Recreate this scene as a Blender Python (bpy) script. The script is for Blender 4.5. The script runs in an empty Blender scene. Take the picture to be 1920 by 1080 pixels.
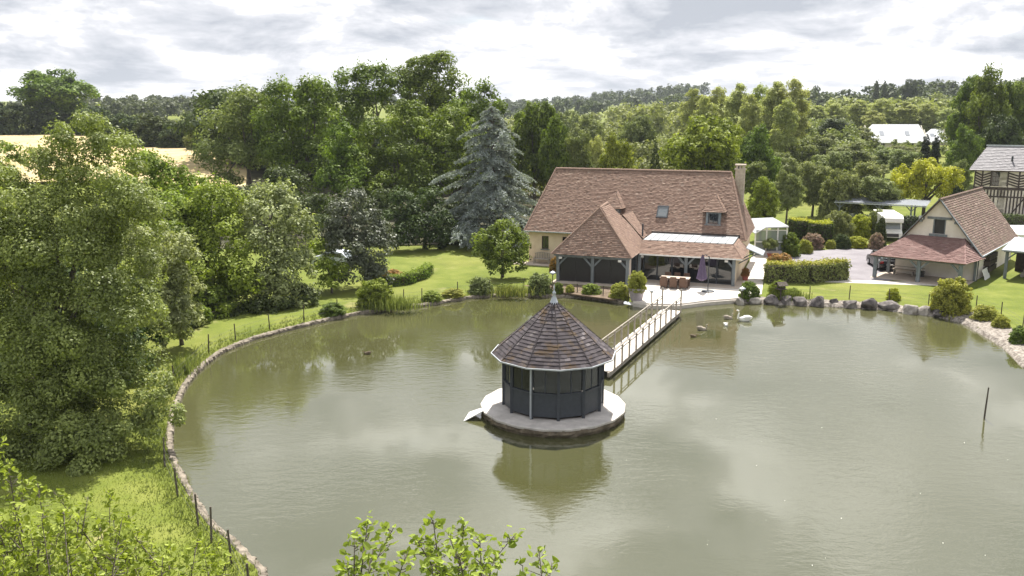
import bpy, math, random
import numpy as np
from mathutils import Vector, Matrix

random.seed(7)
S = bpy.context.scene
C = S.collection
R = math.radians

# ------------------------------------------------------------------ camera, sky, sun
CAM_H, FPX, HORIZON = 14.0, 1600.0, 215.0
PITCH = math.atan((540 - HORIZON) / FPX)
cam_d = bpy.data.cameras.new('camera'); cam = bpy.data.objects.new('camera', cam_d); C.objects.link(cam)
cam.location = (0, 0, CAM_H); cam.rotation_euler = (math.pi / 2 - PITCH, 0, 0)
cam_d.sensor_width = 36; cam_d.lens = 36 * FPX / 1920; cam_d.clip_start = .1; cam_d.clip_end = 8000
S.camera = cam
SUN_EL, SUN_AZ = R(58), R(9)          # azimuth measured from +Y towards +X
w = bpy.data.worlds.new('World'); S.world = w; w.use_nodes = True
nt = w.node_tree; nt.nodes.clear()
def N(tree, t, **kw):
    n = tree.nodes.new(t)
    for k, v in kw.items():
        if k.startswith('i_'): n.inputs[k[2:].replace('_', ' ')].default_value = v
        else: setattr(n, k, v)
    return n
def build_sky():
    L = nt.links.new
    out = N(nt, 'ShaderNodeOutputWorld'); bg = N(nt, 'ShaderNodeBackground'); bg.inputs['Strength'].default_value = .064
    sky = N(nt, 'ShaderNodeTexSky', sky_type='NISHITA', sun_disc=False, sun_elevation=SUN_EL, sun_rotation=SUN_AZ)
    tc = N(nt, 'ShaderNodeTexCoord'); sep = N(nt, 'ShaderNodeSeparateXYZ'); L(tc.outputs['Generated'], sep.inputs[0])
    def M(op, a, b=None, clamp=False):
        m = N(nt, 'ShaderNodeMath', operation=op, use_clamp=clamp)
        for i, v in enumerate((a, b)):
            if v is None: continue
            if isinstance(v, (int, float)): m.inputs[i].default_value = v
            else: L(v, m.inputs[i])
        return m.outputs[0]
    zz = M('ADD', M('MAXIMUM', sep.outputs['Z'], 0.0), .10)
    px = M('DIVIDE', sep.outputs['X'], zz); py = M('DIVIDE', sep.outputs['Y'], zz)
    cb = N(nt, 'ShaderNodeCombineXYZ'); L(px, cb.inputs[0]); L(py, cb.inputs[1])
    def noise(scale, off, detail, rough, dist=.0):
        mp = N(nt, 'ShaderNodeMapping'); mp.inputs['Location'].default_value = off; mp.inputs['Scale'].default_value = scale
        L(cb.outputs[0], mp.inputs[0])
        n = N(nt, 'ShaderNodeTexNoise'); n.inputs['Scale'].default_value = 1; n.inputs['Detail'].default_value = detail
        n.inputs['Roughness'].default_value = rough; n.inputs['Distortion'].default_value = dist
        L(mp.outputs[0], n.inputs['Vector']); return n.outputs['Fac']
    def dnoise(scale, off, detail, rough, dist):
        mp = N(nt, 'ShaderNodeMapping'); mp.inputs['Location'].default_value = off; mp.inputs['Scale'].default_value = scale; L(tc.outputs['Generated'], mp.inputs[0])
        n = N(nt, 'ShaderNodeTexNoise'); n.inputs['Scale'].default_value = 1; n.inputs['Detail'].default_value = detail; n.inputs['Roughness'].default_value = rough; n.inputs['Distortion'].default_value = dist
        L(mp.outputs[0], n.inputs['Vector']); return n.outputs['Fac']
    big = dnoise((5.2, 5.2, 16), (2.35, 7.1, .6), 10, .6, .3)
    fine = noise((1.25, 1.35, 1), (9.3, 4.2, 0), 8, .6, .25)
    shade = M('ADD', M('MULTIPLY', big, .76), M('MULTIPLY', fine, .24))
    ramp = N(nt, 'ShaderNodeValToRGB'); L(shade, ramp.inputs[0])
    e = ramp.color_ramp.elements
    e[0].position = .425; e[0].color = (4.6, 4.9, 5.45, 1)
    e[1].position = .628; e[1].color = (12.0, 12.0, 12.0, 1)
    k = e.new(.475); k.color = (5.9, 6.1, 6.6, 1)
    k = e.new(.518); k.color = (7.2, 7.3, 7.7, 1)
    k = e.new(.558); k.color = (10.4, 10.4, 10.5, 1)
    gap = noise((.8, 1.0, 1), (21.0, 7.7, 0), 5, .5)
    cover = N(nt, 'ShaderNodeMapRange'); L(gap, cover.inputs[0])
    cover.inputs[1].default_value = .66; cover.inputs[2].default_value = .78; cover.inputs[3].default_value = 1; cover.inputs[4].default_value = .45
    mix = N(nt, 'ShaderNodeMix', data_type='RGBA'); L(cover.outputs[0], mix.inputs[0])
    L(sky.outputs[0], mix.inputs[6]); L(ramp.outputs[0], mix.inputs[7])
    L(mix.outputs[2], bg.inputs['Color']); L(bg.outputs[0], out.inputs['Surface'])
build_sky()
sun_d = bpy.data.lights.new('sun', 'SUN'); sun = bpy.data.objects.new('sun', sun_d); C.objects.link(sun)
sun_d.energy = 5.0; sun_d.angle = R(.6); sun_d.color = (1, .95, .87)
sv = Vector((math.sin(SUN_AZ) * math.cos(SUN_EL), math.cos(SUN_AZ) * math.cos(SUN_EL), math.sin(SUN_EL)))
sun.rotation_euler = (-sv).to_track_quat('-Z', 'Y').to_euler(); sun.location = (0, 0, 60)
S.view_settings.view_transform = 'Standard'; S.view_settings.look = 'None'
S.view_settings.exposure = .98; S.view_settings.gamma = 1; S.view_settings.use_curve_mapping = False
S.render.engine = 'CYCLES'
cy = S.cycles
cy.use_denoising = True; cy.max_bounces = 6; cy.diffuse_bounces = 2; cy.glossy_bounces = 3; cy.transmission_bounces = 4
cy.transparent_max_bounces = 6; cy.sample_clamp_indirect = 6; cy.caustics_reflective = False; cy.caustics_refractive = False
cy.use_adaptive_sampling = True; cy.adaptive_threshold = .015

# ------------------------------------------------------------------ survey helpers
GZ, WZ = .6, .25                      # lawn level, water level
def at(x, y, z=None, D=None):
    """point on the line of sight of photo pixel (x, y) at height z or at depth D"""
    u = (x - 960) / FPX; v = (540 - y) / FPX
    d = (u, math.cos(PITCH) + v * math.sin(PITCH), -math.sin(PITCH) + v * math.cos(PITCH))
    t = (z - CAM_H) / d[2] if D is None else D / d[1]
    return Vector((d[0] * t, d[1] * t, CAM_H + d[2] * t))
def px_m(D): return (D * math.cos(PITCH) + 9 * math.sin(PITCH)) / FPX     # metres per photo pixel at depth D
def sst(a, b, x):
    t = min(1, max(0, (x - a) / (b - a))); return t * t * (3 - 2 * t)
def terrain(x, y):
    z = GZ
    left = sst(-12, -55, x)
    z += left * (6.0 * sst(84, 150, y) + 2.6 * sst(150, 280, y))
    z += sst(10, 60, x) * 5.8 * sst(92, 230, y)
    z += 9 * sst(300, 800, y) + 16 * sst(700, 1700, y)
    z += 15 * sst(240, 560, y) * sst(60, 260, x)
    z += 4 * sst(350, 650, y) * sst(0, -200, x)
    return z
def ground(x, y, dz=0):
    z = GZ
    for _ in range(12): p = at(x, y, z=z); z = terrain(p.x, p.y)
    return Vector((p.x, p.y, z + dz))

# ------------------------------------------------------------------ materials
def mat(name):
    m = bpy.data.materials.new(name); m.use_nodes = True; t = m.node_tree
    return m, t, t.nodes['Principled BSDF']
def ramp_of(t, src, stops):
    r = t.nodes.new('ShaderNodeValToRGB'); e = r.color_ramp.elements
    e[0].position, e[0].color = stops[0][0], (*stops[0][1], 1); e[1].position, e[1].color = stops[-1][0], (*stops[-1][1], 1)
    for p, c in stops[1:-1]:
        k = e.new(p); k.color = (*c, 1)
    t.links.new(src, r.inputs[0]); return r.outputs[0]
def noise_of(t, scale, detail=5, rough=.55, stretch=(1, 1, 1), obj=True, dist=0):
    tc = t.nodes.new('ShaderNodeTexCoord'); mp = t.nodes.new('ShaderNodeMapping'); mp.inputs['Scale'].default_value = stretch
    t.links.new(tc.outputs['Object' if obj else 'Generated'], mp.inputs[0])
    n = t.nodes.new('ShaderNodeTexNoise'); n.inputs['Scale'].default_value = scale; n.inputs['Detail'].default_value = detail
    n.inputs['Roughness'].default_value = rough; n.inputs['Distortion'].default_value = dist
    t.links.new(mp.outputs[0], n.inputs['Vector']); return n.outputs['Fac']
def mixc(t, a, b, fac, mode='MIX'):
    m = t.nodes.new('ShaderNodeMix'); m.data_type = 'RGBA'; m.blend_type = mode
    for i, v in ((0, fac), (6, a), (7, b)):
        if hasattr(v, 'links'): t.links.new(v, m.inputs[i])
        elif i == 0: m.inputs[0].default_value = v
        else: m.inputs[i].default_value = (*v, 1)
    return m.outputs[2]
def bump(t, b, h, strength=.3, dist=.02):
    n = t.nodes.new('ShaderNodeBump'); n.inputs['Strength'].default_value = strength; n.inputs['Distance'].default_value = dist
    t.links.new(h, n.inputs['Height']); t.links.new(n.outputs[0], b.inputs['Normal']); return n
def surf(name, c1, c2, scale=3, rough=.8, bump_s=.2, bump_scale=None, spec=.3, stretch=(1, 1, 1), metal=0, lo=.35, hi=.65):
    m, t, b = mat(name)
    n = noise_of(t, scale, 6, .6, stretch)
    t.links.new(ramp_of(t, n, [(lo, c1), (hi, c2)]), b.inputs['Base Color'])
    b.inputs['Roughness'].default_value = rough; b.inputs['Specular IOR Level'].default_value = spec; b.inputs['Metallic'].default_value = metal
    if bump_s: bump(t, b, noise_of(t, bump_scale or scale * 6, 4), bump_s)
    return m
def attr(t, name='tint'):
    a = t.nodes.new('ShaderNodeAttribute'); a.attribute_name = name; return a.outputs['Fac']
def leafmat(name, dark, light, trans=.34, spec=.2, rough=.6, hue=None):
    trans *= .8; spec = min(spec, .3); light = tuple(v * 1.12 for v in light); dark = tuple(v * .8 for v in dark)
    m, t, b = mat(name); out = t.nodes['Material Output']
    oi = t.nodes.new('ShaderNodeObjectInfo')
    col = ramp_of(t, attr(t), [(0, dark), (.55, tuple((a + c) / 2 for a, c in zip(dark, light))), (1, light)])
    hs = t.nodes.new('ShaderNodeHueSaturation')
    mr = t.nodes.new('ShaderNodeMapRange'); mr.inputs[3].default_value = .485; mr.inputs[4].default_value = .515
    t.links.new(oi.outputs['Random'], mr.inputs[0]); t.links.new(mr.outputs[0], hs.inputs['Hue']); t.links.new(col, hs.inputs['Color'])
    t.links.new(hs.outputs[0], b.inputs['Base Color']); b.inputs['Roughness'].default_value = rough; b.inputs['Specular IOR Level'].default_value = spec
    tr = t.nodes.new('ShaderNodeBsdfTranslucent')
    t.links.new(mixc(t, hs.outputs[0], (1.25, 1.3, .6), 1, 'MULTIPLY'), tr.inputs['Color'])
    mx = t.nodes.new('ShaderNodeMixShader'); mx.inputs[0].default_value = trans
    t.links.new(b.outputs[0], mx.inputs[1]); t.links.new(tr.outputs[0], mx.inputs[2]); t.links.new(mx.outputs[0], out.inputs['Surface'])
    return m
LEAF = dict(
    ash=leafmat('leaf_ash', (.09, .13, .03), (.33, .395, .125), .38, .3, .5),
    forest=leafmat('leaf_forest', (.055, .095, .015), (.22, .29, .045), .42),
    forest2=leafmat('leaf_forest_pale', (.10, .13, .04), (.28, .305, .11), .4),
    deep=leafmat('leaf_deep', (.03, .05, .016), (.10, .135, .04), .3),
    bright=leafmat('leaf_bright', (.11, .155, .02), (.32, .38, .06), .42),
    lime=leafmat('leaf_lime', (.12, .165, .022), (.32, .375, .07), .42),
    willow=leafmat('leaf_willow', (.14, .18, .06), (.42, .46, .22), .38, .5),
    poplar=leafmat('leaf_poplar', (.25, .285, .10), (.48, .51, .22), .5),
    gold=leafmat('leaf_gold', (.24, .27, .022), (.52, .52, .06), .42),
    greygreen=leafmat('leaf_greygreen', (.11, .145, .045), (.30, .335, .13), .38),
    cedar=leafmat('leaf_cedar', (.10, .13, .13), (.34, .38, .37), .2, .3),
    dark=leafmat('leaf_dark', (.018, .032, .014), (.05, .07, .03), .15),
    silverdark=leafmat('leaf_silver_dark', (.035, .05, .03), (.19, .215, .15), .25, .3, .5),
    flower_pink=leafmat('leaf_flower_pink', (.10, .12, .05), (.46, .28, .25), .3),
    flower_orange=leafmat('leaf_flower_orange', (.12, .13, .03), (.55, .27, .08), .3),
    yellowgreen=leafmat('leaf_yellowgreen', (.20, .22, .035), (.46, .45, .09), .4),
    far=leafmat('leaf_far', (.04, .062, .025), (.12, .145, .06), .3),
    far_light=leafmat('leaf_far_light', (.14, .175, .055), (.31, .345, .13), .4),
    reed=leafmat('leaf_reed', (.09, .125, .025), (.30, .32, .11), .35),
)
BARK = surf('bark', (.07, .055, .045), (.16, .14, .12), 9, .9, .6, stretch=(1, 1, .25))

def grass_material():
    m, t, b = mat('grass_lawn')
    big = noise_of(t, .06, 4, .5); mid = noise_of(t, .5, 6, .62); fine = noise_of(t, 9, 5, .7)
    c = ramp_of(t, mid, [(.3, (.098, .128, .019)), (.5, (.135, .165, .027)), (.7, (.185, .205, .045))])
    c = mixc(t, c, (.26, .24, .07), ramp_of(t, big, [(.5, (0, 0, 0)), (.72, (.55, .55, .55))]))
    c = mixc(t, c, (.36, .30, .16), ramp_of(t, noise_of(t, .33, 5, .6, dist=.4), [(.62, (0, 0, 0)), (.72, (.5, .5, .5))]))
    c = mixc(t, c, (.10, .13, .02), ramp_of(t, noise_of(t, .19, 6, .65, (1, .5, 1), dist=.6), [(.5, (0, 0, 0)), (.68, (.45, .45, .45))]))
    c = mixc(t, c, (.5, .5, .5), ramp_of(t, fine, [(.3, (.0, .0, .0)), (.7, (.75, .75, .75))]), 'OVERLAY')
    t.links.new(c, b.inputs['Base Color']); b.inputs['Roughness'].default_value = .9; b.inputs['Specular IOR Level'].default_value = .15
    bump(t, b, noise_of(t, 14, 5, .7), .7, .05); return m
def water_material():
    m, t, b = mat('pond_water')
    n = noise_of(t, .07, 3, .5)
    t.links.new(ramp_of(t, n, [(.35, (.064, .066, .025)), (.65, (.082, .082, .038))]), b.inputs['Base Color'])
    b.inputs['Roughness'].default_value = .03; b.inputs['IOR'].default_value = 2.8; b.inputs['Specular IOR Level'].default_value = .5
    a = noise_of(t, 1.5, 3, .55, (1, 1.9, 1), dist=.4); f = noise_of(t, 6.5, 3, .6, (1, 1.7, 1)); patch = noise_of(t, .09, 2, .5)
    ad = t.nodes.new('ShaderNodeMath'); ad.operation = 'MULTIPLY_ADD'; t.links.new(f, ad.inputs[0]); ad.inputs[1].default_value = .28; t.links.new(a, ad.inputs[2])
    bn = bump(t, b, ad.outputs[0], .1, .05)
    mr = t.nodes.new('ShaderNodeMapRange'); t.links.new(patch, mr.inputs[0]); mr.inputs[1].default_value = .42; mr.inputs[2].default_value = .6; mr.inputs[3].default_value = .02; mr.inputs[4].default_value = .3
    t.links.new(mr.outputs[0], bn.inputs['Strength']); return m
def tile_material(name, stops, moss=None):
    m, t, b = mat(name)
    c = ramp_of(t, attr(t), stops)
    c = mixc(t, c, (.5, .5, .5), ramp_of(t, noise_of(t, .45, 5, .6), [(.3, (0, 0, 0)), (.7, (.8, .8, .8))]), 'OVERLAY')
    c = mixc(t, c, (.36, .33, .29), ramp_of(t, noise_of(t, 2.6, 5, .7), [(.56, (0, 0, 0)), (.75, (.5, .5, .5))]))
    if moss:
        c = mixc(t, c, moss, ramp_of(t, noise_of(t, 1.3, 6, .7), [(.535, (0, 0, 0)), (.64, (.8, .8, .8))]))
    t.links.new(c, b.inputs['Base Color']); b.inputs['Roughness'].default_value = .85; b.inputs['Specular IOR Level'].default_value = .25
    bump(t, b, noise_of(t, 30, 3, .6), .25, .01); return m
RED = [(0, (.125, .082, .064)), (.3, (.22, .144, .110)), (.6, (.28, .188, .145)), (.85, (.34, .24, .185)), (1, (.42, .32, .255))]
BROWN = [(0, (.075, .05, .042)), (.35, (.17, .115, .095)), (.7, (.26, .185, .15)), (1, (.42, .34, .29))]
SLATE = [(0, (.036, .03, .033)), (.5, (.066, .056, .062)), (.85, (.095, .083, .09)), (1, (.18, .16, .165))]
def flat(name, c, rough=.6, spec=.4, metal=0, var=.12, scale=5):
    return surf(name, tuple(v * (1 - var) for v in c), tuple(min(1, v * (1 + var)) for v in c), scale, rough, .08, None, spec, metal=metal)
def pane_material(name, tint, alpha, rough=.02):
    m, t, b = mat(name); out = t.nodes['Material Output']
    b.inputs['Base Color'].default_value = (*tint, 1); b.inputs['Roughness'].default_value = rough; b.inputs['Specular IOR Level'].default_value = .8; b.inputs['IOR'].default_value = 1.6
    tr = t.nodes.new('ShaderNodeBsdfTransparent'); tr.inputs[0].default_value = (.75, .78, .78, 1)
    mx = t.nodes.new('ShaderNodeMixShader'); mx.inputs[0].default_value = alpha
    t.links.new(b.outputs[0], mx.inputs[1]); t.links.new(tr.outputs[0], mx.inputs[2]); t.links.new(mx.outputs[0], out.inputs['Surface']); return m
M = dict(
    grass=grass_material(), water=water_material(),
    red=tile_material('roof_red_tile', RED), brown=tile_material('roof_brown_tile', BROWN, (.20, .17, .12)),
    slate=tile_material('roof_slate_shingle', SLATE, (.085, .052, .022)),
    redfelt=tile_material('roof_red_shingle', [(0, (.19, .11, .10)), (.5, (.25, .155, .14)), (1, (.31, .20, .18))]),
    under=flat('roof_underlay', (.10, .065, .05), .9),
    cream=surf('wall_cream_render', (.60, .47, .35), (.70, .58, .45), 1.5, .9, .15),
    barnwall=surf('wall_barn_render', (.68, .61, .54), (.78, .72, .65), 1.2, .9, .2),
    timber=surf('timber_grey_blue', (.13, .15, .16), (.21, .23, .245), 4, .7, .3, stretch=(1, 1, .2)),
    darktimber=surf('timber_dark_brown', (.04, .03, .026), (.08, .06, .05), 4, .8, .3),
    plaster=surf('plaster_infill', (.62, .56, .45), (.76, .70, .6), 2, .9, .1),
    stone=surf('stone_rock', (.05, .043, .046), (.25, .225, .21), 1.6, .9, .9, 5),
    stone_pale=surf('stone_pale', (.2, .18, .165), (.5, .46, .41), 2.0, .9, .7, 5),
    edging=surf('stone_edging', (.10, .085, .065), (.29, .25, .2), 2.5, .9, .8, 7),
    rim=surf('stone_rim_wet', (.075, .06, .04), (.22, .18, .13), 3, .85, .8, 8),
    gravel=surf('gravel_bank', (.12, .10, .085), (.36, .325, .285), 5, .95, 1, 14),
    terrace=surf('paving_pale', (.60, .55, .49), (.72, .67, .61), .8, .8, .08),
    paving=surf('paving_beige', (.42, .35, .28), (.52, .44, .37), .9, .85, .1),
    asphalt=surf('driveway_asphalt', (.19, .175, .19), (.25, .235, .25), .6, .9, .3, 40),
    kerb=flat('kerb_concrete', (.52, .48, .43), .9),
    concrete=surf('platform_concrete', (.44, .41, .38), (.62, .58, .54), 1.6, .85, .15),
    grey=flat('paint_slate_grey', (.042, .048, .058), .55, .4), greylight=flat('zinc', (.40, .43, .47), .42, .5, .5),
    deck=surf('deck_plank', (.50, .45, .40), (.68, .63, .57), 2.5, .8, .3, stretch=(1, 5, 1)), rail=surf('rail_weathered', (.26, .23, .2), (.40, .36, .31), 4, .8, .3),
    dark=flat('dark_void', (.012, .012, .013), .8), black=flat('screen_black', (.022, .021, .023), .35, .5),
    wicker=surf('wicker_brown', (.085, .05, .035), (.16, .095, .065), 30, .7, .5), purple=flat('canopy_purple', (.115, .085, .15), .8),
    white=flat('paint_white', (.78, .77, .75), .5), whiteroof=flat('roof_white_sheet', (.70, .71, .74), .35, .5), ivory=flat('ivory_body', (.72, .71, .68), .3, .5, var=.04),
    glass=pane_material('glass_pane', (.015, .018, .02), .34), darkglass=pane_material('glass_dark', (.02, .024, .03), .12), paleglass=pane_material('glass_pale', (.32, .36, .38), .5, .1),
    polycarb=flat('polycarbonate_white', (.52, .54, .56), .25, .6, var=.06, scale=2), sheet=flat('corrugated_sheet', (.36, .38, .42), .45, .5, .3), slate_roof=surf('slate_roof_grey', (.21, .20, .215), (.30, .285, .30), 3, .6, .3, stretch=(1, 1, 3)),
    brick=surf('brick_pale', (.42, .35, .29), (.58, .51, .44), 5, .9, .4), terracotta=flat('terracotta', (.36, .10, .07), .8), lilacpot=flat('pot_lilac_grey', (.36, .32, .35), .6),
    carblack=flat('car_paint_black', (.012, .012, .014), .2, .6), rubber=flat('rubber', (.02, .02, .02), .9), chrome=flat('chrome', (.6, .6, .62), .2, .5, .9), lamp=flat('lamp_lens', (.6, .6, .58), .2), redlens=flat('red_lens', (.3, .02, .02), .3),
    swan=flat('feather_white', (.82, .81, .78), .8, var=.03), goose=surf('feather_grey', (.25, .21, .17), (.48, .43, .36), 9, .8, .1), beak=flat('beak_orange', (.55, .22, .04), .6), duck=surf('feather_brown', (.1, .075, .05), (.22, .17, .12), 14, .8, .1),
    wheat=surf('wheat_stubble', (.42, .32, .15), (.56, .45, .25), .25, .95, .3, 6), soil=surf('flower_bed_soil', (.10, .07, .045), (.19, .14, .1), 3, .95, .6),
    stem=flat('green_stem', (.13, .14, .05), .8), wire=flat('wire_galvanised', (.07, .07, .065), .7, .3, .0), post=surf('post_dark_wood', (.06, .05, .04), (.13, .11, .09), 8, .9, .3),
)

# ------------------------------------------------------------------ mesh builders and tagging
def tag(o, label=None, cat=None, group=None, kind=None):
    if label: o['label'] = label
    if cat: o['category'] = cat
    if group: o['group'] = group
    if kind: o['kind'] = kind
    return o
def empty(name, loc=(0, 0, 0), rz=0, label=None, cat=None, group=None):
    o = bpy.data.objects.new(name, None); C.objects.link(o); o.location = loc; o.rotation_euler = (0, 0, rz); o.empty_display_size = .2
    return tag(o, label, cat, group)
def link(name, me, parent=None, material=None):
    o = bpy.data.objects.new(name, me); C.objects.link(o)
    if parent: o.parent = parent
    if material: me.materials.append(material)
    return o
class MB:
    def __init__(s): s.v = []; s.f = []; s.t = []
    def add(s, vs, fs, t=.5):
        n = len(s.v); s.v += [tuple(p) for p in vs]
        for f in fs: s.f.append(tuple(i + n for i in f)); s.t.append(t)
        return s
    def box(s, a, b, t=.5):
        (x0, y0, z0), (x1, y1, z1) = a, b
        return s.add([(x0, y0, z0), (x1, y0, z0), (x1, y1, z0), (x0, y1, z0), (x0, y0, z1), (x1, y0, z1), (x1, y1, z1), (x0, y1, z1)],
                     [(0, 3, 2, 1), (4, 5, 6, 7), (0, 1, 5, 4), (1, 2, 6, 5), (2, 3, 7, 6), (3, 0, 4, 7)], t)
    def bar(s, a, b, w, h=None, up=(0, 0, 1)):
        a, b = Vector(a), Vector(b); h = h or w; d = (b - a).normalized(); u = Vector(up)
        if abs(d.dot(u)) > .98: u = Vector((0, 1, 0))
        x = d.cross(u).normalized() * w / 2; y = x.normalized().cross(d).normalized() * h / 2
        vs = [p + q for p in (a, b) for q in (-x - y, x - y, x + y, -x + y)]
        return s.add(vs, [(0, 1, 2, 3), (7, 6, 5, 4), (0, 4, 5, 1), (1, 5, 6, 2), (2, 6, 7, 3), (3, 7, 4, 0)])
    def tube(s, pts, rads, n=8, cap=True):
        pts = [Vector(p) for p in pts]; rings = []
        for i, p in enumerate(pts):
            d = (pts[min(i + 1, len(pts) - 1)] - pts[max(i - 1, 0)]).normalized()
            u = Vector((0, 0, 1)) if abs(d.z) < .9 else Vector((1, 0, 0))
            x = d.cross(u).normalized(); y = x.cross(d).normalized(); r = rads[i] if hasattr(rads, '__len__') else rads
            rx, ry = r if hasattr(r, '__len__') else (r, r)
            rings.append([p + x * math.cos(2 * math.pi * k / n) * rx + y * math.sin(2 * math.pi * k / n) * ry for k in range(n)])
        fs = [(i * n + k, i * n + (k + 1) % n, (i + 1) * n + (k + 1) % n, (i + 1) * n + k) for i in range(len(pts) - 1) for k in range(n)]
        if cap: fs += [tuple(range(n - 1, -1, -1)), tuple((len(pts) - 1) * n + k for k in range(n))]
        return s.add([v for r in rings for v in r], fs)
    def lathe(s, prof, n=16, c=(0, 0, 0)):
        vs = [(c[0] + r * math.cos(2 * math.pi * k / n), c[1] + r * math.sin(2 * math.pi * k / n), c[2] + z) for r, z in prof for k in range(n)]
        fs = [(i * n + k, i * n + (k + 1) % n, (i + 1) * n + (k + 1) % n, (i + 1) * n + k) for i in range(len(prof) - 1) for k in range(n)]
        fs += [tuple(range(n - 1, -1, -1)), tuple((len(prof) - 1) * n + k for k in range(n))]
        return s.add(vs, fs)
    def slab(s, poly, thick, axis=(0, 0, -1)):
        """a polygon in space given thickness along axis"""
        n = len(poly); ax = Vector(axis) * thick; p = [Vector(q) for q in poly]
        return s.add(p + [q + ax for q in p], [tuple(range(n)), tuple(range(2 * n - 1, n - 1, -1))] + [(i, n + i, n + (i + 1) % n, (i + 1) % n) for i in range(n)])
    def mesh(s, name, smooth=False, tint=False):
        me = bpy.data.meshes.new(name); me.from_pydata(s.v, [], s.f)
        if tint: me.attributes.new('tint', 'FLOAT', 'FACE').data.foreach_set('value', s.t)
        if smooth: me.polygons.foreach_set('use_smooth', [True] * len(me.polygons))
        me.update(); return me
    def build(s, name, material, parent=None, smooth=False, tint=False, bevel=0):
        o = link(name, s.mesh(name, smooth, tint), parent, material)
        if bevel:
            b = o.modifiers.new('bevel', 'BEVEL'); b.width = bevel; b.segments = 2; b.limit_method = 'ANGLE'
        return o
def struct(name, mb, material, parent=None, **k):
    o = mb.build(name, material, parent, **k)
    if not parent: o['kind'] = 'structure'
    return o
def dup(root, loc=None, rz=None, label=None, group=None, scale=None):
    r = root.copy(); C.objects.link(r)
    if loc is not None: r.location = loc
    if rz is not None: r.rotation_euler = (0, 0, rz)
    if scale is not None: r.scale = scale
    if label: r['label'] = label
    if group: r['group'] = group
    for ch in root.children:
        c = ch.copy(); C.objects.link(c); c.parent = r
        for g in ch.children:
            d = g.copy(); C.objects.link(d); d.parent = c
    return r
def quads_mesh(name, V, tint):
    """V (n,4,3) numpy quads -> mesh with a face attribute"""
    n = len(V); me = bpy.data.meshes.new(name)
    me.vertices.add(n * 4); me.vertices.foreach_set('co', V.reshape(-1).astype(np.float32))
    me.loops.add(n * 4); me.loops.foreach_set('vertex_index', np.arange(n * 4, dtype=np.int32))
    me.polygons.add(n); me.polygons.foreach_set('loop_start', np.arange(n, dtype=np.int32) * 4)
    me.update(calc_edges=True)
    me.attributes.new('tint', 'FLOAT', 'FACE').data.foreach_set('value', np.clip(tint, 0, 1).astype(np.float32)); return me
def unit(a): return a / (np.linalg.norm(a, axis=1, keepdims=True) + 1e-9)
def leaf_quads(rng, c, nrm, size, aspect=.6):
    n = len(c); t = unit(np.cross(nrm, rng.normal(size=(n, 3)))); b = np.cross(nrm, t); s = size.reshape(-1, 1)
    fold = nrm * s * .12
    return np.stack([c - t * s * .5, c + b * s * aspect * .5 + fold, c + t * s * .5, c - b * s * aspect * .5 + fold], 1)
def lobe_leaves(rng, lobes, leaf, cover=1.1, flat_z=.85, clump=.36, shoots=0., aspect=.6):
    Cs, Ns, Ss, Ts = [], [], [], []
    for (x, y, z, r) in lobes:
        o = np.array([x, y, z]); m = 17; cd = unit(rng.normal(size=(m, 3)))
        cd[:, 2] = np.where(cd[:, 2] < -.5, -cd[:, 2], cd[:, 2]); rad = rng.uniform(.55, 1.0, (m, 1))
        cc = cd * rad * r * np.array([1, 1, flat_z]); cr = r * clump * rng.uniform(.7, 1.35, m); ct = rng.uniform(0, 1, m)
        n = int(4 * math.pi * r * r * cover / (leaf * leaf * aspect * .5) * .8); k = rng.integers(0, m, n)
        d = unit(rng.normal(size=(n, 3))); rr = cr[k] * rng.uniform(.3, 1.0, n) ** .4
        p = cc[k] + d * rr[:, None] * np.array([1, 1, .8])
        if shoots:
            q = rng.uniform(size=n) < shoots; p[q] = cc[k][q] * 1.05 + np.stack([rng.normal(0, .06 * r, q.sum()), rng.normal(0, .06 * r, q.sum()), rng.uniform(0, .55, q.sum()) * r], 1)
        nr = unit(rng.normal(size=(n, 3)) * .36 + d * .6 + unit(p) * .25 + np.array([0, 0, .38]))
        Cs.append(p + o); Ns.append(nr); Ss.append(leaf * rng.uniform(.65, 1.3, n)); Ts.append(np.clip(ct[k] * .55 + rng.uniform(0, .45, n), 0, 1))
    return leaf_quads(rng, np.concatenate(Cs), np.concatenate(Ns), np.concatenate(Ss), aspect), np.concatenate(Ts)
def trunk_mb(rng, base, tips, r0, fork=.4):
    """tapered trunk from base with limbs curving to each tip"""
    mb = MB(); base = Vector(base); top = Vector(np.mean([tuple(t) for t in tips], axis=0)); hgt = max(t[2] for t in tips) - base.z
    f = base + (Vector((top.x, top.y, base.z)) - base) * .3 + Vector((0, 0, hgt * fork))
    mb.tube([base - Vector((0, 0, .2)), base + (f - base) * .12, base + (f - base) * .55, f], [r0 * 1.35, r0, r0 * .82, r0 * .65], 9)
    for t in tips:
        t = Vector(t); st = f - (f - base) * float(rng.uniform(0, .35)); md = st.lerp(t, .5) + Vector((float(rng.normal(0, .05)), float(rng.normal(0, .05)), .06)) * (t - st).length
        mb.tube([st, md, t], [r0 * .5, r0 * .3, r0 * .07], 6)
    return mb
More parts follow.
